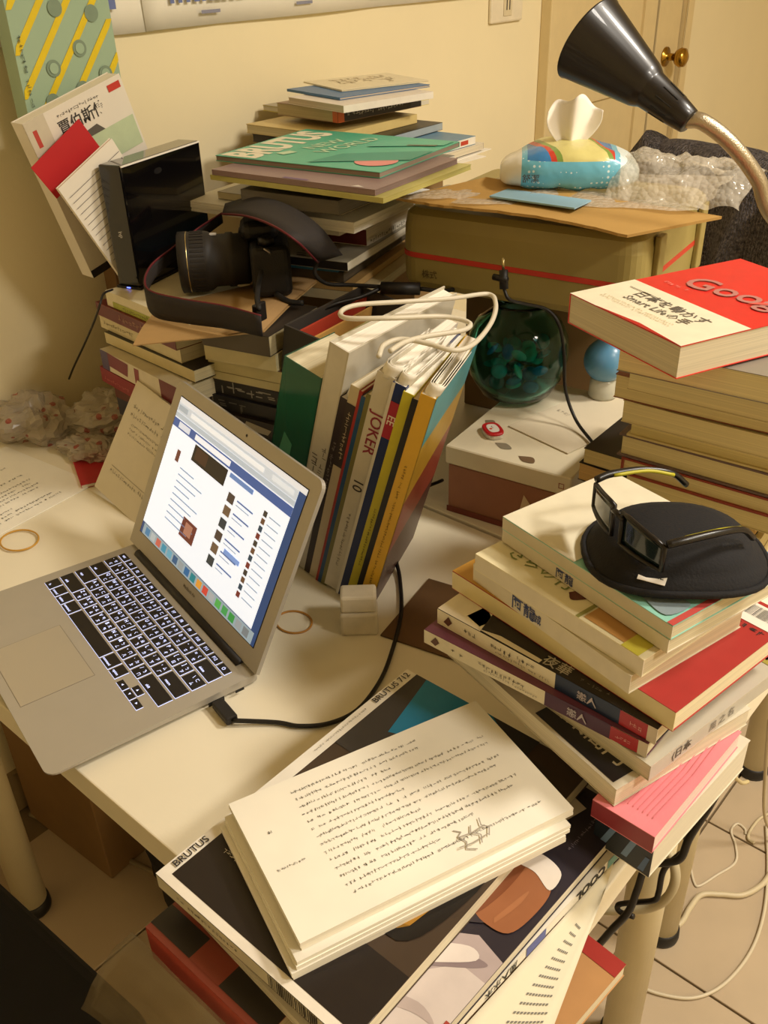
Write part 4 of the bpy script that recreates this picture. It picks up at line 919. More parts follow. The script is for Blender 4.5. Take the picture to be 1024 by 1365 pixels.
# white charging cable on top of the row
wc = [P(*q) for q in ((505, 475, .325), (512, 460, .325), (535, 452, .325), (570, 458, .322), (605, 467, .318), (632, 458, .315), (655, 430, .31), (661, 405, .31), (650, 392, .31), (600, 398, .318), (540, 402, .325), (480, 406, .33), (456, 414, .33), (462, 424, .332), (520, 424, .332), (590, 422, .322), (625, 430, .318), (618, 440, .318), (570, 448, .323), (540, 456, .326), (520, 468, .326))]
cable('charging_cable', 'coiled white charging cable lying on the upright books', wc, .0027, '#d5cdb8')
# white stone bookend
t = thing('bookend', 'small worn white block propping the upright books', 'bookend', (.066, .356, 0), (0, 0, R(42))); ST = mat('#cfc5ae', .8, var=.12, vscale=40, bump=.3, bscale=80)
MB().box(-.021, .021, -.014, .014, 0, .030, ST).build('lower_block', t, bevel=.003); MB().box(-.020, .020, -.012, .014, .0302, .052, ST).build('upper_block', t, bevel=.003)

# rubber bands, brown folder
def band(label, px, py, r, z, col='#c9963a', sq=.85, ang=0):
    c = P(px, py, z); mb = MB(); a0 = R(ang)
    mb.tube([(r*math.cos(2*math.pi*k/40)*math.cos(a0)-r*sq*math.sin(2*math.pi*k/40)*math.sin(a0), r*math.cos(2*math.pi*k/40)*math.sin(a0)+r*sq*math.sin(2*math.pi*k/40)*math.cos(a0), 0) for k in range(40)], .0012, mat(col, .5, var=0), 6, closed=True)
    tag(mb.build('rubber_band', smooth=True, loc=D(c)), label, 'rubber band')
band('tan rubber band lying on the printed sheet', 26, 720, .027, .0031); band('tan rubber band on the desk behind the laptop screen', 392, 829, .022, .0014, '#b98236')
c = [P(525, 866, .002), P(603, 884, .002), P(612, 790, .002), P(556, 778, .002)]
book('flat brown card folder on the desk beside the books', (.135, .43), .0005, .002, .11, .12, 12, 'W', '#6b5136', None, '#6b5136', name='folder', cat='folder')

# ------------------------------------------------------------------ left pile under the drive
GL = [  # label, Lpx, Lpy, z0, h, w, d, yaw, cover, spine, pages, art
    ('white book with yellow-green spine label, top of the pile under the black drive', 140, 387, .2300, .0215, .205, .135, -4, '#ddd2b0', '#e2d8b8', '#e6dab8', [('rect', 'S', .08, 0, .95, .42, '#a8ad3c'), ('rows', 'S', .2, .05, .7, .35, 1, '#5a5a20', 'u', .8)]),
    ('maroon-spined book second in the pile under the black drive', 127, 402, .2100, .0192, .205, .135, -5, '#7a3438', '#6a2c32', '#ddd0ac', [('rows', 'S', .3, .25, .65, .75, 1, '#b08a78', 'u', .9)]),
    ('cream-spined book third in the pile under the black drive', 132, 419, .1900, .0192, .205, .13, -4, '#d9cba2', '#d9cba2', '#ddd0ac', [('rows', 'S', .05, .25, .45, .75, 1, '#8a7a58', 'u', .6)]),
    ('broad cream book with black cover jutting from the pile below the kraft envelope', 139, 442, .1720, .0175, .217, .128, -3, '#221c1a', '#d6c798', '#ddd0a4', [('disc', 'top', .12, .3, .003, '#c9c2b4')]),
    ('comic with purple and white picture spine low in the left pile', 133, 465, .1420, .0290, .20, .125, -5, '#cbbfa0', '#d9ceb6', '#d9cba4', [('poly', 'S', [(.0, 0), (.1, 0), (.12, 1), (0, 1)], '#4a3a60'), ('poly', 'S', [(.1, .3), (.35, .2), (.38, .9), (.1, 1)], '#7a2a3a'), ('poly', 'S', [(.45, .1), (.5, .1), (.52, .9), (.46, .9)], '#8a3a40'), ('rect', 'S', .78, 0, 1, 1, '#6a2028')]),
    ('dark red book beneath the comic in the left pile', 133, 488, .1180, .0230, .205, .13, -6, '#8a2028', '#8a1e28', '#d9cba4', [('rows', 'S', .05, .2, .4, .5, 1, '#c87a70', 'u', .8)]),
]
for lab, px, py, z0, h, w, d, yaw, c, scl, pg, art in GL: book(lab, ('L', px, py), z0, h, w, d, yaw, 'S', c, scl, pg, art)
for k in range(4): book('buried book at the foot of the pile under the black drive', (-.41, .515), .0005+.0293*k, .0287, .20, .13, -4+k, 'S', ('#5a4a3a', '#8a7a58', '#3a3a44', '#6a3a30')[k], None, '#d6c89c', group='buried books at the foot of the left pile')
GC = [
    ('dark grey book directly under the kraft envelope', 358, 449, .2190, .0270, .105, .12, 14, '#3a332c', '#5a5040', '#b3a47c', []),
    ('cream paperback beneath the dark grey book', 367, 474, .1960, .0225, .110, .12, 15, '#cdbf92', '#dccf9f', '#dccf9f', []),
    ('thicker cream paperback with red picture cover below the other cream one', 376, 496, .1660, .0295, .118, .12, 13, '#5a3a2c', '#d6c892', '#d9cb98', [('rect', 'S', 0, .4, .99, .43, '#8a7a50'), ('poly', 'top', [(0, 0), (.3, 0), (.2, .3), (0, .3)], '#9a2a28')]),
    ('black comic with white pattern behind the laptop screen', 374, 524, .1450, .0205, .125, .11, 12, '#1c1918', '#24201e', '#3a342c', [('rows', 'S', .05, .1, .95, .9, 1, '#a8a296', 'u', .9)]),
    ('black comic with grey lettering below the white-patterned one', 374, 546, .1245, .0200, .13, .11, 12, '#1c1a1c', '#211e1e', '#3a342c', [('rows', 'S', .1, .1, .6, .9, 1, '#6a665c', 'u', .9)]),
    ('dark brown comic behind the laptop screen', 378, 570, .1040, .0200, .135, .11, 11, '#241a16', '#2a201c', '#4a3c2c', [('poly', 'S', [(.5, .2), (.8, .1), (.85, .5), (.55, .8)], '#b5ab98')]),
]
for lab, px, py, z0, h, w, d, yaw, c, scl, pg, art in GC: book(lab, ('N', px, py), z0, h, w, d, yaw, 'S', c, scl, pg, art)
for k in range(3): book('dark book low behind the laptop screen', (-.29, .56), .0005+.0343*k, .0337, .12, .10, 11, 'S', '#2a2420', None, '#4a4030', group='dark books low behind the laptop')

# black external drive
def drive():
    w, d, h = .037, .185, .166; t = thing('external_drive', 'glossy black external hard drive standing upright on the books', 'hard drive', (-.505, .575, .2520), (0, 0, R(17)))
    bl = mat('#0c0a0b', .12, var=0, coat=.6); MB().box(-w/2, w/2, -d/2, d/2, .003, h, bl).build('casing', t, bevel=.0025)
    MB().box(-w/2-.002, w/2+.002, -d/2-.002, d/2+.002, 0, .003, mat('#1a1818', .5, var=0)).build('foot', t)
    MB().box(w/2-.0015, w/2+.0008, -d/2+.001, d/2-.001, h-.0026, h-.0006, mat('#efe9df', .3, 0, var=0)).build('trim_strip', t)  # silver edge, its bright sheen put into a pale matte colour
    MB().box(-.003, .003, -d/2-.0025, -d/2-.002, .001, .0025, mat('#5a6cff', .5, var=0, emit=4)).build('status_light', t)
    prints(t, [('text', 'S', .5, .45, .009, -75, '#c9c4bc', 'hp')], w, d, h, name='logo')
    e = MB(); i = e.mi(mat('#2a2828', .25, .3, var=0)); e.v += [(w/2+.0006, -.015+.009*math.cos(k*math.pi/12), .145+.004*math.sin(k*math.pi/12)) for k in range(24)]; e.f.append(tuple(range(24))); e.m.append(i); e.build('emblem', t)
drive()
# books leaning on the wall
XP = -.560
p0, p1, p2 = P(128, 388, XP, 0), P(25, 168, XP, 0), P(192, 127, XP, 0)
up = (p1-p0); rt = up.normalized().cross(Vector((1, 0, 0))); rt = -rt if rt.y < 0 else rt
p0 = p0+Vector((0, 0, max(0, .2525-p0.z)))
slab('white boxed book with Chinese title and red corner mark leaning behind the drive', p0, p0+rt*.165, p1, .028, mat('#e2dacb', .3, var=.02), 'book', 'book',
     [('text', 'top', .52, .88, .020, 0, '#3a3632', '賈伯斯傳'), ('rows', 'top', .3, .935, .75, .96, 1, '#6a645c', 'u', .8), ('rect', 'top', .84, .93, .97, .97, '#c0392f'), ('poly', 'top', [(.45, .76), (.5, .80), (.62, .81), (.68, .76)], '#5a544c'), ('rect', 'top', .42, .58, .98, .76, '#b9c8a4'), ('rect', 'top', .0, .0, .20, 1, '#c9bfa8'), ('rect', 'top', .05, .84, .09, .94, '#b8453c'), ('rows', 'top', .06, .42, .10, .70, 1, '#4a443c', 'v', .8), ('rect', 'top', .0, .0, .2, .05, '#25201e')], pages='#e6dfcc')
XG = -.640
g0, g1, g2 = P(40, 165, XG, 0), P(8, 18, XG, 0), P(168, 132, XG, 0)
gup = (g1-g0).normalized(); gr = gup.cross(Vector((1, 0, 0))); gr = -gr if gr.y < 0 else gr
gb = g0-gup*.045; GW = .16
def stripe(u0, k=1.35, wd=.075, n=24):
    "diagonal stripe clipped to the face"
    lo, hi = [], []
    for q in range(n+1):
        v = q/n; a, b = u0+k*v, u0+k*v+wd
        if b <= 0 or a >= 1: continue
        lo.append((max(0, a), v)); hi.append((min(1, b), v))
    return lo+hi[::-1]
STR = [('poly', 'top', stripe(u), '#e0c322') for u in [-1.25+.27*k for k in range(9)] if len(stripe(u)) > 4]
MOT = [('disc', 'top', u, v, .011, '#7d907c') for u, v in ((.33, .42), (.62, .50), (.80, .66), (.45, .70), (.58, .30), (.26, .26), (.84, .36))] + [('disc', 'top', u, v, .007, '#9db59a') for u, v in ((.62, .50), (.33, .42), (.84, .36))] + [('rows', 'top', .25, .19, .95, .215, 1, '#4a5648', 'u', .9), ('rows', 'top', .03, .25, .09, .6, 1, '#4a5648', 'v', .6)]
slab('tall green boxed book with yellow diagonal stripes against the wall', gb, gb+gr*GW, gb+gup*.26, .03, mat('#9db59a', .4, var=.02), 'book', 'book', STR+MOT, pages='#d9d3bc')
carton('plain brown carton standing between the leaning books and the wall', (-.680, .612), .0005, .400, .035, .06, 0, '#7a5c38')
o = slab('red card tucked in front of the leaning white book', P(76, 265, -.545, 0), P(137, 201, -.540, 0), P(52, 213, -.545, 0), .0012, mat('#b81f24', .5, var=.04), 'red_card', 'card')
n0, n1 = P(168, 387, -.505, 0), P(80, 264, -.505, 0); nu = (n1-n0); nr = nu.normalized().cross(Vector((1, 0, 0))); nr = -nr if nr.y < 0 else nr
n0 = n0+Vector((0, 0, max(0, .2525-n0.z)))
slab('lined white notebook leaning between red card and drive', n0, n0+nr*.105, n0+nu, .006, paper('#e8e0d0'), 'notebook', 'notebook', [('rect', 'top', .05, .06+.055*k, .98, .065+.055*k, '#6f6860') for k in range(16)], pages='#d9c0b0')
cable('thin_cable', 'thin black cord hanging down the wall side of the left pile', [P(150, 386, .258), P(138, 392, .262), P(132, 410, .25), P(125, 430, .215), P(112, 460, .16), P(98, 490, .10), P(92, 505, .06)], .0016, '#15120f')

# kraft envelope under the camera
e0 = [P(177, 461, .2440), P(207, 418, .2535), P(420, 350, .2535), P(470, 388, .2500), P(344, 441, .2495)]
def fnE(u, v):
    a = e0[0].lerp(Vector((P(352, 440, .2495))), u); b = P(212, 408, .2535).lerp(P(450, 352, .2535), u); p = a.lerp(b, v); p.z = .2478+.0055*min(1, 3*v)-.003*(1-u)*(1-v)**2; return p
E0 = fnE(0, 0); t = thing('kraft_envelope', 'flat brown kraft envelope under the camera', 'envelope', E0)
MB().grid(lambda u, v: fnE(u, v)-E0, 12, 8, mat('#ac8a58', .7, var=.05, vscale=20), .0015).build('envelope_body', t, smooth=False)
MB().grid(lambda u, v: fnE(.72+.27*u, v*(1-.0*u))-E0+Vector((0, 0, .0012+.002*math.sin(u*3))), 6, 6, mat('#b59263', .7, var=.05, vscale=20), .0006).build('flap', t)

# ------------------------------------------------------------------ camera with strap
def dslr():
    f0 = P(245, 350, .295); b0_ = P(352, 338, .300); ax = (f0-b0_); ax.z = 0; ax.normalize()
    yaw = math.atan2(ax.y, ax.x)
    lc = Vector((f0.x, f0.y, .295)); body = lc-ax*.098
    t = thing('camera', 'black digital SLR camera lying with its lens to one side', 'camera', (body.x, body.y, .2545), (0, 0, yaw))   # local +x = lens axis
    bk = mat('#14110f', .5, var=.1, bump=.25, bscale=500); sm = mat('#1a1614', .32, var=0); rb = mat('#1e1a17', .6, var=0)
    H = .092
    MB().box(-.045, .008, -.060, .060, .002, .070, bk).build('body', t, bevel=.009, segs=3)
    MB().box(-.038, .022, -.068, -.030, .004, .074, bk).build('grip', t, bevel=.012, segs=3)
    MB().box(-.034, .018, -.026, .026, .068, .094, bk).build('viewfinder_hump', t, bevel=.012, segs=3)
    MB().lathe([(0, 0), (.011, 0), (.011, .008), (.009, .010), (0, .010)], sm, 24).build('mode_dial', t, loc=(-.015, .043, .070), smooth=True)
    MB().lathe([(0, 0), (.006, 0), (.0055, .006), (0, .006)], sm, 16).build('shutter_button', t, loc=(.008, -.049, .074))
    M = Matrix.Translation((.008, 0, .0405)) @ Matrix.Rotation(R(90), 4, 'Y')
    prof = [(.030, 0), (.034, .004), (.034, .02), (.036, .022), (.036, .030), (.0345, .032), (.0345, .048), (.0385, .054), (.0395, .058), (.0395, .080), (.0405, .083), (.0405, .094), (.037, .0955), (.034, .09), (.030, .082), (0, .078)]
    MB().lathe(prof, rb, 40, M).build('lens_barrel', t, smooth=True)
    MB().lathe([(.0398, .0818), (.0405, .0822), (.0405, .0834), (.0398, .084)], mat('#b8a878', .25, .9, var=0), 40, M, caps=False).build('lens_ring', t, smooth=True)
    MB().lathe([(0, .0785), (.030, .083), (.030, .0835), (0, .0795)], mat('#0d1418', .04, var=0, coat=1), 32, M).build('front_glass', t, smooth=True)
    rg = MB()
    for k in range(40):
        a = 2*math.pi*k/40; rg.box(.0393, .0402, -.0016, .0016, .060, .078, rb, M=M @ Matrix.Rotation(a, 4, 'Z'))
    rg.build('zoom_ring_ribs', t)['kind'] = 'stuff'
    MB().box(.050, .060, -.004, .004, .077, .0785, mat('#b9b4ac', .5, var=0)).build('scale_mark', t, loc=(0, 0, -.0015))
    for s in (-1, 1): MB().tube([(-.018, s*.060, .062), (-.018, s*.068, .066), (-.012, s*.066, .070), (-.018, s*.060, .066)], .0014, mat('#b9b4ac', .3, .9, var=0), 8, closed=True).build('strap_lug', t, smooth=True)
    def ribbon(nm, A, B, parent, red=True, th=.0022):
        A = spline(A, 6); B = spline(B, 6); n = len(A)-1; o0 = Vector((body.x, body.y, .2545)); inv = Matrix.Rotation(-yaw, 3, 'Z')
        def fn(u, v): k = round(u*n); return inv @ (A[k].lerp(B[k], v)-o0)
        o = MB().grid(fn, n, 3, mat('#2b2624', .75, var=.08, bump=.2, bscale=900), th).build(nm, parent, smooth=True)
        if red:
            MB().tube([fn(k/n, 0) for k in range(n+1)], .0014, mat('#5e121c', .6, var=0), 6).build('red_edging', o, smooth=True)
        return o
    # band standing in front of the camera, round the left
    zt, zb = .292, .2555
    A = [P(296, 284, .332), P(262, 306, .322), P(228, 332, .31), P(203, 352, .305), P(193, 374, .296), P(203, 389, .290), P(245, 399, .287), P(300, 408, .285), P(348, 421, .282)]
    Bz = [.318, .305, .292, .285, .272, .2575, .2560, .2560, .2560]
    offs = [Vector((-.0, .004, 0))]*9
    B = [Vector((a.x, a.y, b)) for a, b in zip(A, Bz)]
    ribbon('neck_strap', A, B, t)
    A2 = [P(296, 285, .345), P(328, 288, .362), P(362, 300, .364), P(396, 322, .348), P(424, 350, .305)]
    B2 = [P(300, 271, .348), P(338, 262, .368), P(382, 272, .370), P(425, 300, .350), P(457, 340, .308)]
    ribbon('neck_strap', A2, B2, t)
    inv = Matrix.Rotation(-yaw, 3, 'Z'); o0 = Vector((body.x, body.y, .2545))
    th = [P(424, 348, .300), P(420, 365, .285), P(436, 378, .268), P(470, 380, .262), P(520, 383, .265)]
    MB().tube([inv @ (p-o0) for p in spline(th, 6)], .0028, mat('#1a1715', .7, var=0), 8).build('strap_cord', t, smooth=True)
    bkx = inv @ (P(346, 416, .275)-o0); MB().box(-.003, .003, -.011, .011, -.012, .012, mat('#201c1a', .35, var=0)).build('strap_buckle', t, bevel=.002, loc=bkx, rot=(0, 0, R(-40)))
    st = [P(352, 352, .30), P(346, 372, .288), P(343, 395, .284), P(345, 412, .284)]
    MB().tube([inv @ (p-o0) for p in spline(st, 5)], .0035, mat('#1a1715', .7, var=0), 8).build('strap_end', t, smooth=True)
    st = [P(368, 392, .262), P(385, 402, .257), P(404, 404, .2565)]
    MB().tube([inv @ (p-o0) for p in spline(st, 5)], .004, mat('#1a1715', .7, var=0), 8).build('strap_end', t, smooth=True)
dslr()
# black cable with in-line ferrite
iz = P(520, 384, .262); t = thing('adapter_cable', 'black cable with a thick barrel lying before the tan case', 'cable', iz)
MB().tube([P(508, 384, .262)-iz, P(560, 385, .262)-iz], .0085, mat('#161311', .5, var=0), 14).build('barrel', t, smooth=True)
cable('cord', '', [p-iz for p in (P(508, 384, .262), P(480, 396, .258), P(450, 404, .255), P(430, 412, .254))], .003, '#161311', parent=t)
cable('cord', '', [p-iz for p in (P(560, 385, .262), P(590, 388, .258), P(610, 384, .252))], .003, '#161311', parent=t)

# ------------------------------------------------------------------ magazine pile against the wall
carton('plain carton buried under the magazine pile', (-.385, .80), .0005, .2285, .20, .18, 10, '#9a7a4c')
BR = [  # label, at, z0, h, w, d, yaw, spine, cover, spinec, pages, art, name, cat
    ('green magazine with white title and pink disc, top of the wall pile', (-.343, .785), .3985, .0075, .274, .225, 10, 'B', '#52b090', None, '#8a7a6a', [('text', 'top', .135, .47, .056, 90, '#e6dfc4', 'BRUTUS', 1.45), ('text', 'top', .37, .58, .034, 82, '#bcd8b4', 'NEW'), ('text', 'top', .50, .60, .034, 82, '#bcd8b4', 'WORLD'), ('poly', 'top', [(.27, .2), (.33, .18), (.36, .28), (.3, .3)], '#bcd8b4'), ('disc', 'top', .86, .24, .030, '#e08a84'), ('poly', 'top', [(.55, .05), (1, .35), (1, .65), (.6, .35)], '#2b927a'), ('poly', 'top', [(.62, .6), (.98, .82), (.98, .98), (.6, .8)], '#57b394'), ('poly', 'top', [(.8, .72), (.95, .78), (.95, .82), (.8, .76)], '#5a6a50')], 'magazine', 'magazine'),
    ('mauve magazine just under the green one on the wall pile', ('N', 500, 253), .3908, .0072, .27, .21, 8, 'S', '#8d7470', None, '#7a665e', [('poly', 'top', [(.86, .01), (.93, .02), (.88, .05)], '#d8cfc4'), ('poly', 'top', [(.45, .01), (.6, .01), (.6, .04), (.45, .04)], '#6a4a78')], 'magazine', 'magazine'),
    ('yellow-green folder under the mauve magazine', ('N', 511, 264), .3835, .0068, .29, .22, 7, 'S', '#bdb56a', None, '#b8ae66', [], 'folder', 'folder'),
    ('grey magazine sticking out at the right of the wall pile', ('R', 606, 207), .3775, .0055, .25, .20, 2, 'E', '#7a736a', '#cfc8ba', '#cfc4ae', [], 'magazine', 'magazine'),
    ('blue paperback with a red mark on its white spine', ('R', 634, 181), .3640, .0130, .15, .21, 1.4, 'E', '#5f86a0', '#e2dbcc', '#e2dbcc', [('rect', 'E', .80, .25, .90, .75, '#b8402e')], 'book', 'book'),
    ('sheaf of stapled papers under the blue paperback', ('R', 645, 190), .3530, .0105, .20, .22, 3, 'B', '#d9d0bc', None, '#cbbfa4', [], 'document', 'document'),
    ('dark grey boxed book below the yellow-green folder', ('N', 451, 268), .3580, .0185, .16, .15, 10, 'W', '#5a544a', None, '#6a645a', [], 'book', 'book'),
    ('slim cream hardback under the dark grey boxed book', ('N', 455, 277), .3420, .0105, .22, .20, 9, 'S', '#8a7f68', '#c9bd9a', '#d9cda8', [], 'book', 'book'),
]
for lab, at, z0, h, w, d, yaw, sp_, c, scl, pg, art, nm, ct in BR: book(lab, at, z0, h, w, d, yaw, sp_, c, scl, pg, art, name=nm, cat=ct)
papers('sheaf of white sheets fanned out under the grey and cream books', ('N', 472, 297), .3265, .0145, .30, .21, 10, name='paper_sheaf', cat='papers', n=5, col='#f3eee2')
for k, (px, py, yaw) in enumerate(((655, 198, 5), (648, 208, -2))): papers(('white sheet reaching furthest right from the wall pile', 'white sheet under the furthest-reaching one in the wall pile')[k], ('R', px, py), .3495-.0015*k, .0012, .21, .25, yaw, name='paper', cat='paper', n=1, col='#e9e2d2')
BR2 = [
    ('white paperback under the white paper sheaf', ('N', 452, 302), .3130, .0130, .15, .21, 12, 'S', '#d6cdb8', '#d9d0bc', '#d6ccb4', []),
    ('thick white paperback with dark red spine patch in the wall pile', ('N', 488, 306), .2890, .0235, .12, .21, 14, 'S', '#d9d0ba', '#5a1f1c', '#ddd4bc', [('rect', 'E', 0, 0, 1, .38, '#c9c2b0'), ('rows', 'E', .05, .02, .6, .34, 1, '#4a463e', 'u', .9)]),
    ('black and white patterned magazine above the blue folder', ('N', 463, 350), .2760, .0125, .18, .23, 16, 'S', '#8f8876', '#1f1a18', '#ddd5c0', [('rows', 'top', .5, 0, .98, .5, 5, '#2a2622', 'u', .9), ('rows', 'top', .6, .5, .98, .95, 5, '#2a2622', 'u', .9)]),
    ('bright blue folder in the wall pile', ('N', 450, 358), .2700, .0055, .2, .24, 18, 'S', '#3f7fa8', None, '#3f7fa8', []),
    ('thick dark folder beneath the bright blue one', ('N', 458, 363), .2545, .0150, .2, .24, 18, 'S', '#3a342e', '#55493a', '#5a5040', []),
    ('tan envelope stack at the foot of the wall pile', ('N', 470, 380), .2440, .0100, .17, .22, 18, 'S', '#b5935c', None, '#c0a06a', []),
    ('flat cream pad at the foot of the wall pile, under the tan envelopes', ('N', 486, 392), .2300, .0132, .17, .22, 18, 'S', '#cbbd98', None, '#d0c4a0', []),
]
for lab, at, z0, h, w, d, yaw, sp_, c, scl, pg, art in BR2: book(lab, at, z0, h, w, d, yaw, sp_, c, scl, pg, art)

# pile in the back corner by the wall
carton('plain carton buried under the back pile by the wall', (-.56, 1.06), .0005, .345, .22, .22, 0, '#8f7248')
JB = [
    ('black slim folder-tablet at the foot of the back pile', ('R', 590, 163), .3780, .0120, .22, .24, 4, 'E', '#241f1c', '#9aa4a8', '#4a443e', [], 'tablet_case', 'tablet case'),
    ('cream paperback under the yellow magazine on the back pile', ('R', 556, 152), .3905, .0140, .19, .22, 2, 'E', '#c9b070', '#d2bb7c', '#d9cba4', [], 'book', 'book'),
    ('worn magazine with a yellow cover on the back pile', ('R', 572, 132), .4050, .0090, .20, .22, -4, 'E', '#c9b83a', '#cfc8b6', '#cfc6b0', [('poly', 'top', [(0, 0), (.9, 0), (.9, .5), (0, .6)], '#a59a84')], 'magazine', 'magazine'),
    ('thick paperback with black spine and orange corner on the back pile', ('N', 450, 147), .4145, .0190, .145, .20, -2, 'E', '#8a6a52', '#241f1e', '#b5a784', [('rows', 'E', .1, .3, .8, .7, 1, '#c9c2b4', 'u', .8), ('rect', 'E', 0, 0, .07, 1, '#c8602c'), ('rect', 'S', .92, 0, 1, 1, '#c8602c')], 'book', 'book'),
    ('white magazine under the blue one near the top of the back pile', ('N', 458, 141), .4340, .0105, .145, .19, -8, 'E', '#e0d6c8', '#e6dece', '#cbbba8', [], 'magazine', 'magazine'),
    ('blue magazine under the drawing on the back pile', ('N', 453, 130), .4450, .0040, .150, .19, -10, 'S', '#3f6d9c', None, '#b9ab98', [], 'magazine', 'magazine'),
    ('cream sheet-cover zine with fine line drawing, top of the back pile', ('N', 456, 120), .4495, .0025, .140, .17, -18, 'S', '#e2d6b4', None, '#d9cda8', [('rows', 'top', .15, .2, .85, .85, 7, '#b09a72', 'u', .9)], 'zine', 'magazine'),
]
JBZ = [.3465, .3590, .3735, .3830, .4025, .4135, .4180]
for (lab, at, z0, h, w, d, yaw, sp_, c, scl, pg, art, nm, ct) in JB: book(lab, at, z0, h, w, d, yaw, sp_, c, scl, pg, art, name=nm, cat=ct)
book('brown book-shaped block against the wall below the back pile', (-.60, 1.07), .3460, .031, .16, .22, 3, 'S', '#7a5a34', None, '#b9a678')  # brown block set for the dark brown shape left of the pile

# ------------------------------------------------------------------ wrapper, card and small things at the left
def wrapper():
    m = bpy.data.materials.new('dotted_wrapper'); m.use_nodes = True; nt = m.node_tree; b = nt.nodes['Principled BSDF']; b.inputs['Roughness'].default_value = .2; b.inputs['Alpha'].default_value = .62
    tc = nt.nodes.new('ShaderNodeTexCoord'); vo = nt.nodes.new('ShaderNodeTexVoronoi'); vo.inputs['Scale'].default_value = 42; vo.inputs['Randomness'].default_value = .1; nt.links.new(tc.outputs['UV'], vo.inputs['Vector'])
    nt.links.new(tc.outputs['Object'], vo.inputs['Vector'])
    ls = nt.nodes.new('ShaderNodeMath'); ls.operation = 'LESS_THAN'; ls.inputs[1].default_value = .21; nt.links.new(vo.outputs['Distance'], ls.inputs[0])
    mx = nt.nodes.new('ShaderNodeMix'); mx.data_type = 'RGBA'; nt.links.new(ls.outputs[0], mx.inputs[0]); mx.inputs[6].default_value = lin('#b9ad98'); mx.inputs[7].default_value = lin('#a83a30'); nt.links.new(mx.outputs[2], b.inputs['Base Color'])
    def lump(label, px, py, z, rx, ry, rz, yaw, seed, name='plastic_wrapper'):
        c = P(px, py, z); t = thing(name, label, 'wrapper', (c.x, c.y, 0.0005), (0, 0, R(yaw))); mb = MB()
        def fn(u, v):
            th = 2*math.pi*u; ph = math.pi*(v-.5); d = Vector((math.cos(ph)*math.cos(th), math.cos(ph)*math.sin(th), math.sin(ph)))
            k = 1+.38*noise.noise(d*1.8+Vector((seed, 0, 0)))+.22*noise.noise(d*4.5+Vector((0, seed, 0)))+.1*abs(noise.noise(d*9)); return (d.x*rx*k, d.y*ry*k, max(0, rz*.8+d.z*rz*k))
        mb.grid(fn, 40, 22, m).build('film', t)
    lump('crumpled clear wrapper with red dots lying against the wall end of the desk', 40, 552, .04, .060, .050, .036, 20, 1.3)
    lump('crumpled white wrapper with red dots beside the white card', 146, 545, .04, .066, .050, .034, 38, 4.1)
    lump('flattened yellowish wrapper with red dots below the other wrappers', 118, 598, .01, .05, .032, .014, 10, 7.7)
wrapper()
tl, tr_, bl_ = P(183, 507, .425, 1), P(262, 520, .430, 1), P(126, 648, .012)
slab('white card printed with small columns of text, leaning behind the laptop', bl_, bl_+(tr_-tl), tl, .006, paper('#dcd2ba'), 'white_card', 'card', [('rows', 'top', .12, .70, .95, .84, 2, '#8a8272', 'u', .45), ('rows', 'top', .2, .56, .95, .68, 3, '#8a8272', 'u', .5), ('rect', 'top', .15, .26, .98, .265, '#9a927f'), ('rows', 'top', .15, .2, .95, .25, 1, '#8a8272', 'u', .6)], keep_v=True)
book('red booklet half under the wrapper beside the printed sheet', (-.49, .385), .0005, .006, .10, .06, -25, 'S', '#b0232a', None, '#ddd4c0', name='booklet', cat='booklet')

# ------------------------------------------------------------------ desk lamp
def lamp():
    bl = mat('#17120f', .34, var=0, coat=.15); mt = mat('#b3a78f', .32, .8, var=0, bump=.3, bscale=600)
    o = P(785, 53, .77, 1); e = P(920, 163, .77, 1)
    ax = (o-e); L = ax.length; ax.normalize(); nb = P(1130, 700, 0)
    base = Vector((.40, .93, .0)); t = thing('desk_lamp', 'black clip lamp with cone shade on a metal gooseneck', 'lamp', base)
    q = Vector((0, 0, 1)).rotation_difference(ax).to_matrix().to_4x4(); M = Matrix.Translation(e-base) @ q
    s = L/.152
    prof = [(0, 0), (.0115, 0), (.0135, .002), (.0165, .02), (.0205, .058), (.0215, .060), (.0235, .0635), (.0255, .068), (.0465, .152), (.0475, .153), (.0468, .154), (.0450, .152), (.0245, .070), (.012, .062), (0, .062)]
    MB().lathe([(r*s, z*s) for r, z in prof], bl, 48, M, caps=False).build('shade', t, smooth=True)
    for k in range(10):
        a = 2*math.pi*k/10; MB().tube([M @ Vector((rr*s*math.cos(a), rr*s*math.sin(a), zz*s)) for rr, zz in ((.01675, .022), (.0190, .043))], .0007, ink('#050404'), 6).build('vent_slot', t)
    MB().lathe([(0, .06), (.012, .062), (.018, .085), (.024, .105), (.02, .122), (.008, .13), (0, .131)], mat('#f4ead2', .3, var=0, trans=.3), 24, M).build('bulb', t, smooth=True)
    nk = [e+ax*.004, P(938, 163, .775, 1), P(975, 192, .79, 1), P(1010, 238, .81, 1), P(1040, 300, .83, 1), Vector((.395, .90, .28)), Vector((.405, .93, .12)), Vector((.40, .93, .03))]
    p = spline(nk, 10); MB().tube([a-base for a in p], .0085, mt, 14).build('gooseneck', t, smooth=True)
    MB().box(-.022, .022, -.03, .03, .0005, .034, bl).build('clamp', t, bevel=.005)
lamp()

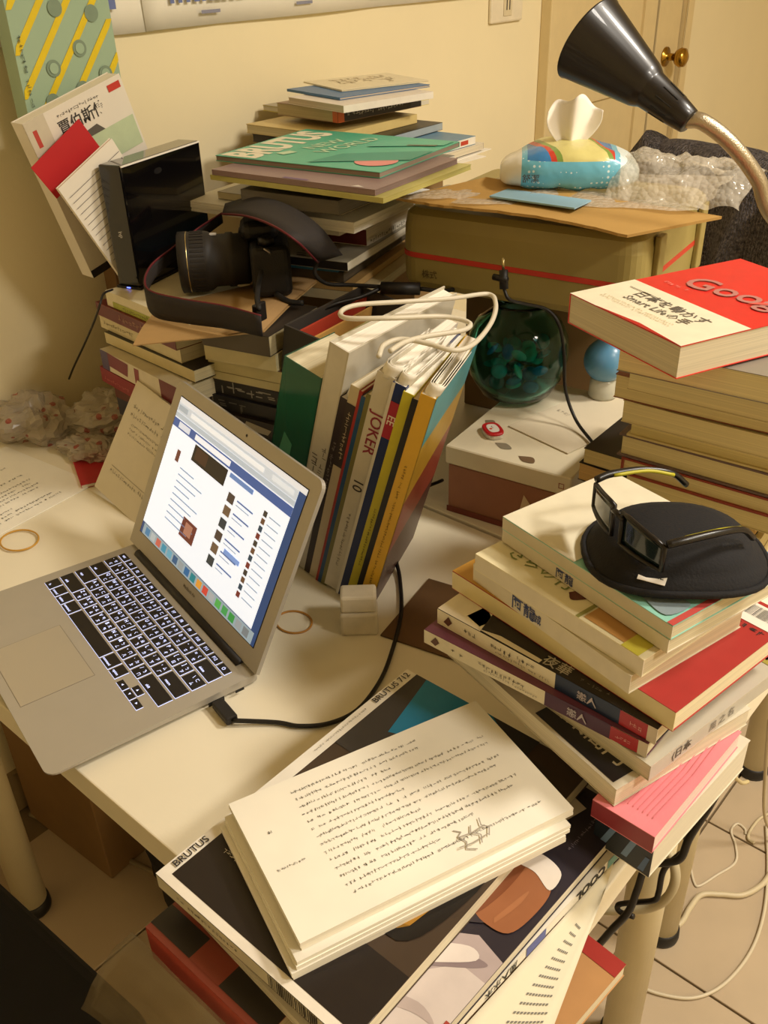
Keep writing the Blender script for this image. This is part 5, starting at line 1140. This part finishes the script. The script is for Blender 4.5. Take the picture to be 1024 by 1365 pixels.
# ------------------------------------------------------------------ chairs
def far_chair():
    t = thing('chair', 'chair behind the desks with a dark grey knitted cardigan over its back', 'chair', (-.22, 2.02, -DZ), (0, 0, R(-26)))
    wd_ = mat('#5a4630', .5)
    MB().box(-.22, .22, -.02, .42, .43, .46, wd_).build('seat', t, bevel=.01)
    for x in (-.2, .2):
        for y in (0, .4): MB().tube([(x, y, 0), (x, y, .43)], .016, wd_, 12).build('leg', t, smooth=True)
        MB().tube([(x, 0, .46), (x, -.04, .93)], .014, wd_, 12).build('back_post', t, smooth=True)
    MB().box(-.2, .2, -.045, -.02,   .62, .93, wd_).build('backrest', t, bevel=.008)
    return t
far_chair()
def cardigan():
    m = bpy.data.materials.new('knit'); m.use_nodes = True; nt = m.node_tree; b = nt.nodes['Principled BSDF']; b.inputs['Roughness'].default_value = .95
    tc = nt.nodes.new('ShaderNodeTexCoord'); n = nt.nodes.new('ShaderNodeTexNoise'); n.inputs['Scale'].default_value = 140; n.inputs['Detail'].default_value = 4; nt.links.new(tc.outputs['Object'], n.inputs['Vector'])
    rp = nt.nodes.new('ShaderNodeValToRGB'); rp.color_ramp.elements[0].color = lin('#454042'); rp.color_ramp.elements[1].color = lin('#827a7c'); rp.color_ramp.elements[0].position = .35; rp.color_ramp.elements[1].position = .65; nt.links.new(n.outputs[0], rp.inputs[0]); nt.links.new(rp.outputs[0], b.inputs['Base Color'])
    w = nt.nodes.new('ShaderNodeTexWave'); w.inputs['Scale'].default_value = 45; w.inputs['Distortion'].default_value = 6; w.inputs['Detail'].default_value = 2; w.inputs['Detail Scale'].default_value = 3; nt.links.new(tc.outputs['Object'], w.inputs['Vector'])
    bp = nt.nodes.new('ShaderNodeBump'); bp.inputs['Strength'].default_value = 1; bp.inputs['Distance'].default_value = .012; nt.links.new(w.outputs['Fac'], bp.inputs['Height']); nt.links.new(bp.outputs[0], b.inputs['Normal'])
    t = thing('cardigan', 'thick dark grey knitted cardigan hung over the chair back', 'cardigan', (-.22, 2.02, .20), (0, 0, R(-26)))
    def prof(v):   # over the top of the backrest: front hang, top, rear hang
        s = v*2-1
        if abs(s) < .12: return (-.032+s/.12*.05, .035-.02*(s/.12)**2)
        q = (abs(s)-.12)/.88; return (-.032+math.copysign(.05+.02*math.sin(q*4), s), .015-.55*q)
    def fn(u, v):
        y, z = prof(v); x = (u-.5)*.56; f = abs(v-.5)*2; z -= .10*abs(u-.5)**1.5*2*.5
        y += .022*math.sin(x*38+3*f)*min(1, f*2)+.012*noise.noise((x*14, v*7, 0)); z += .012*noise.noise((x*9, v*3, 4)); return (x, y, z)
    MB().grid(fn, 60, 48, m, .012).build('knit_body', t, smooth=True)
    sl = MB()
    for s in (-1, 1):
        pts = [Vector((s*.25, -.05, .0)), Vector((s*.30, -.08, -.1)), Vector((s*.31, -.10, -.25)), Vector((s*.28, -.11, -.42))]
        MB().tube(spline(pts, 8), [.055]*12+[.05]*13, m, 16).build('sleeve', t, smooth=True)
cardigan()
def near_chair():
    c = Vector((-.06, -.30, -DZ)); t = thing('office_chair', 'dark navy upholstered chair pushed up to the desk front', 'chair', c, (0, 0, R(3))); fb = mat('#16171c', .9, var=.12, bump=.2, bscale=700)
    b = MB().box(-.25, .18, -.22, .285, .42, .49, fb).build('seat', t, bevel=.03, segs=4)
    MB().tube([(0, 0, .10), (0, 0, .42)], .03, mat('#1c1c1e', .4), 16).build('column', t, smooth=True)
    for k in range(5):
        a = R(72*k+36); MB().tube([(0, 0, .10), (.22*math.cos(a), .22*math.sin(a), .06)], [.022, .016], mat('#1c1c1e', .4), 10).build('base_arm', t, smooth=True)
        MB().lathe([(0, -.012), (.022, -.012), (.026, 0), (.022, .012), (0, .012)], mat('#101010', .5), 16, Matrix.Translation((.22*math.cos(a), .22*math.sin(a), .026)) @ Matrix.Rotation(R(90), 4, 'X')).build('caster', t, smooth=True)
    MB().tube([(-.03, -.2, .45), (-.03, -.27, .55), (-.03, -.27, .7)], .02, mat('#1c1c1e', .4), 10).build('back_support', t, smooth=True)
    MB().box(-.22, .16, -.30, -.25, .58, .98, fb).build('backrest', t, bevel=.02, segs=3)
near_chair()

# ------------------------------------------------------------------ under the desks: cartons, bag, cables
carton('cardboard carton under the desk by the wall', (-.57, .34), -DZ+.0005, .30, .24, .26, 4, '#8a6a42', name='carton')
def bag():
    t = thing('black_bag', 'slumped black bag on the floor under the desk', 'bag', (-.22, .36, -DZ), (0, 0, R(8))); mb = MB(); m = mat('#15110f', .8, var=.1, bump=.3, bscale=60)
    def fn(u, v):
        th = 2*math.pi*u; ph = math.pi*(v-.5); d = Vector((math.cos(ph)*math.cos(th), math.cos(ph)*math.sin(th), math.sin(ph))); e = lambda x, p: math.copysign(abs(x)**p, x)
        k = 1+.12*noise.noise(d*2.5); return (.17*e(d.x, .6)*k, .12*e(d.y, .6)*k, max(.0, .1+.11*e(d.z, .6)*k))
    mb.grid(fn, 40, 24, m).build('bag_body', t, smooth=True)
    MB().tube(spline([(-.08, 0, .19), (-.06, .0, .26), (.06, .0, .26), (.08, 0, .19)], 6), .007, m, 8).build('handle', t, smooth=True)
bag()
Zf = -DZ
def fp(px, py, dz=.004): return P(px, py, Zf+dz)
cable('floor_cable', 'white cable sweeping in a wide curve across the floor tiles', [fp(830, 1262), fp(852, 1278), fp(862, 1295), fp(852, 1312), fp(880, 1325), fp(925, 1330), fp(965, 1312), fp(1000, 1270), fp(1018, 1220), fp(1024, 1160), fp(1022, 1100)], .0028, '#cfc3a8')
cable('floor_cable', 'thick white cable looping out past the desk leg', [fp(860, 1250, .006), fp(885, 1245, .006), fp(908, 1230, .006), fp(920, 1210, .006), fp(935, 1193, .006), fp(960, 1192, .006), fp(990, 1193, .006), fp(1015, 1180, .006), fp(1030, 1160, .006)], .0048, '#cbbd9c')
cable('floor_cable', 'thin white cable bent in a hook on the tiles', [fp(905, 1146, .002), fp(918, 1150, .002), fp(925, 1175, .002), fp(932, 1181, .002), fp(955, 1167, .002), fp(980, 1150, .002), fp(981, 1128, .002), fp(975, 1108, .002), fp(983, 1098, .002), fp(993, 1105, .002), fp(994, 1112, .002)], .0022, '#d3c7ad')
cable('floor_cable', 'white cable with a bend beside the far desk leg', [fp(1006, 1124), fp(998, 1118), fp(1000, 1108), fp(1012, 1092), fp(1030, 1078), fp(1040, 1040)], .0026, '#c9bb98')
cable('floor_cable', 'white cable coming down the edge of the room by the leg', [fp(1040, 1120, .01), P(1020, 1090, -.66), P(1021, 1020, -.5), P(1026, 960, -.3)], .0030, '#c2b392')
cable('hanging_cable', 'black cable hanging from behind the desk down to the floor', [P(x, y, yy, 1) for x, y, yy in ((964, 984, .50), (969, 1000, .50), (967, 1030, .50), (948, 1070, .49), (920, 1115, .48), (908, 1143, .475), (890, 1150, .47), (862, 1155, .465), (850, 1185, .46), (838, 1215, .455), (815, 1240, .45), (795, 1262, .45), (760, 1290, .45))], .0045, '#14110f')
cable('hanging_cable', 'second black cable looping around the desk leg', [P(x, y, yy, 1) for x, y, yy in ((914, 1105, .50), (915, 1132, .49), (905, 1140, .485), (885, 1160, .48), (878, 1190, .475), (872, 1200, .47), (845, 1203, .47), (825, 1206, .47), (826, 1215, .47), (845, 1222, .47))], .0035, '#14110f')
cable('hanging_cable', 'pale loop of cable hanging at the desk leg', [P(x, y, yy, 1) for x, y, yy in ((885, 1125, .52), (898, 1150, .515), (900, 1175, .51), (888, 1198, .505), (865, 1210, .50), (830, 1214, .49), (790, 1212, .48))], .006, '#b8ac8c')
cable('hanging_cable', 'thin tan cable stub sticking out behind the hanging black cable', [P(968, 1010, -.10), P(975, 1030, -.2), P(988, 1043, -.28), P(997, 1042, -.3)], .0028, '#c9b98a')
cable('floor_cable', 'brown cable coiled on the floor by the desk legs', [fp(830, 1165), fp(850, 1185), fp(872, 1180), fp(885, 1172), fp(880, 1200), fp(870, 1216), fp(888, 1218), fp(891, 1210)], .0045, '#5a2f1c')
cable('floor_cable', 'grey cable lying on the dark floor under the desk', [fp(40, 1085), fp(80, 1100), fp(115, 1115), fp(150, 1135), fp(190, 1155), fp(240, 1180)], .005, '#8a7a5c')

# dark plug on the desk corner
pc = P(1003, 895, .012); t = thing('power_plug', 'black plug lying on the far corner of the near desk', 'plug', (pc.x-.008, pc.y, .0005), (0, 0, R(20)))
MB().box(-.014, .014, -.011, .011, 0, .016, mat('#15120f', .5, var=0)).build('plug_body', t, bevel=.004)
MB().box(.014, .026, -.006, -.0045, .007, .009, mat('#b8a878', .3, .9, var=0)).build('prong', t)
MB().box(.014, .026, .0045, .006, .007, .009, mat('#b8a878', .3, .9, var=0)).build('prong', t)
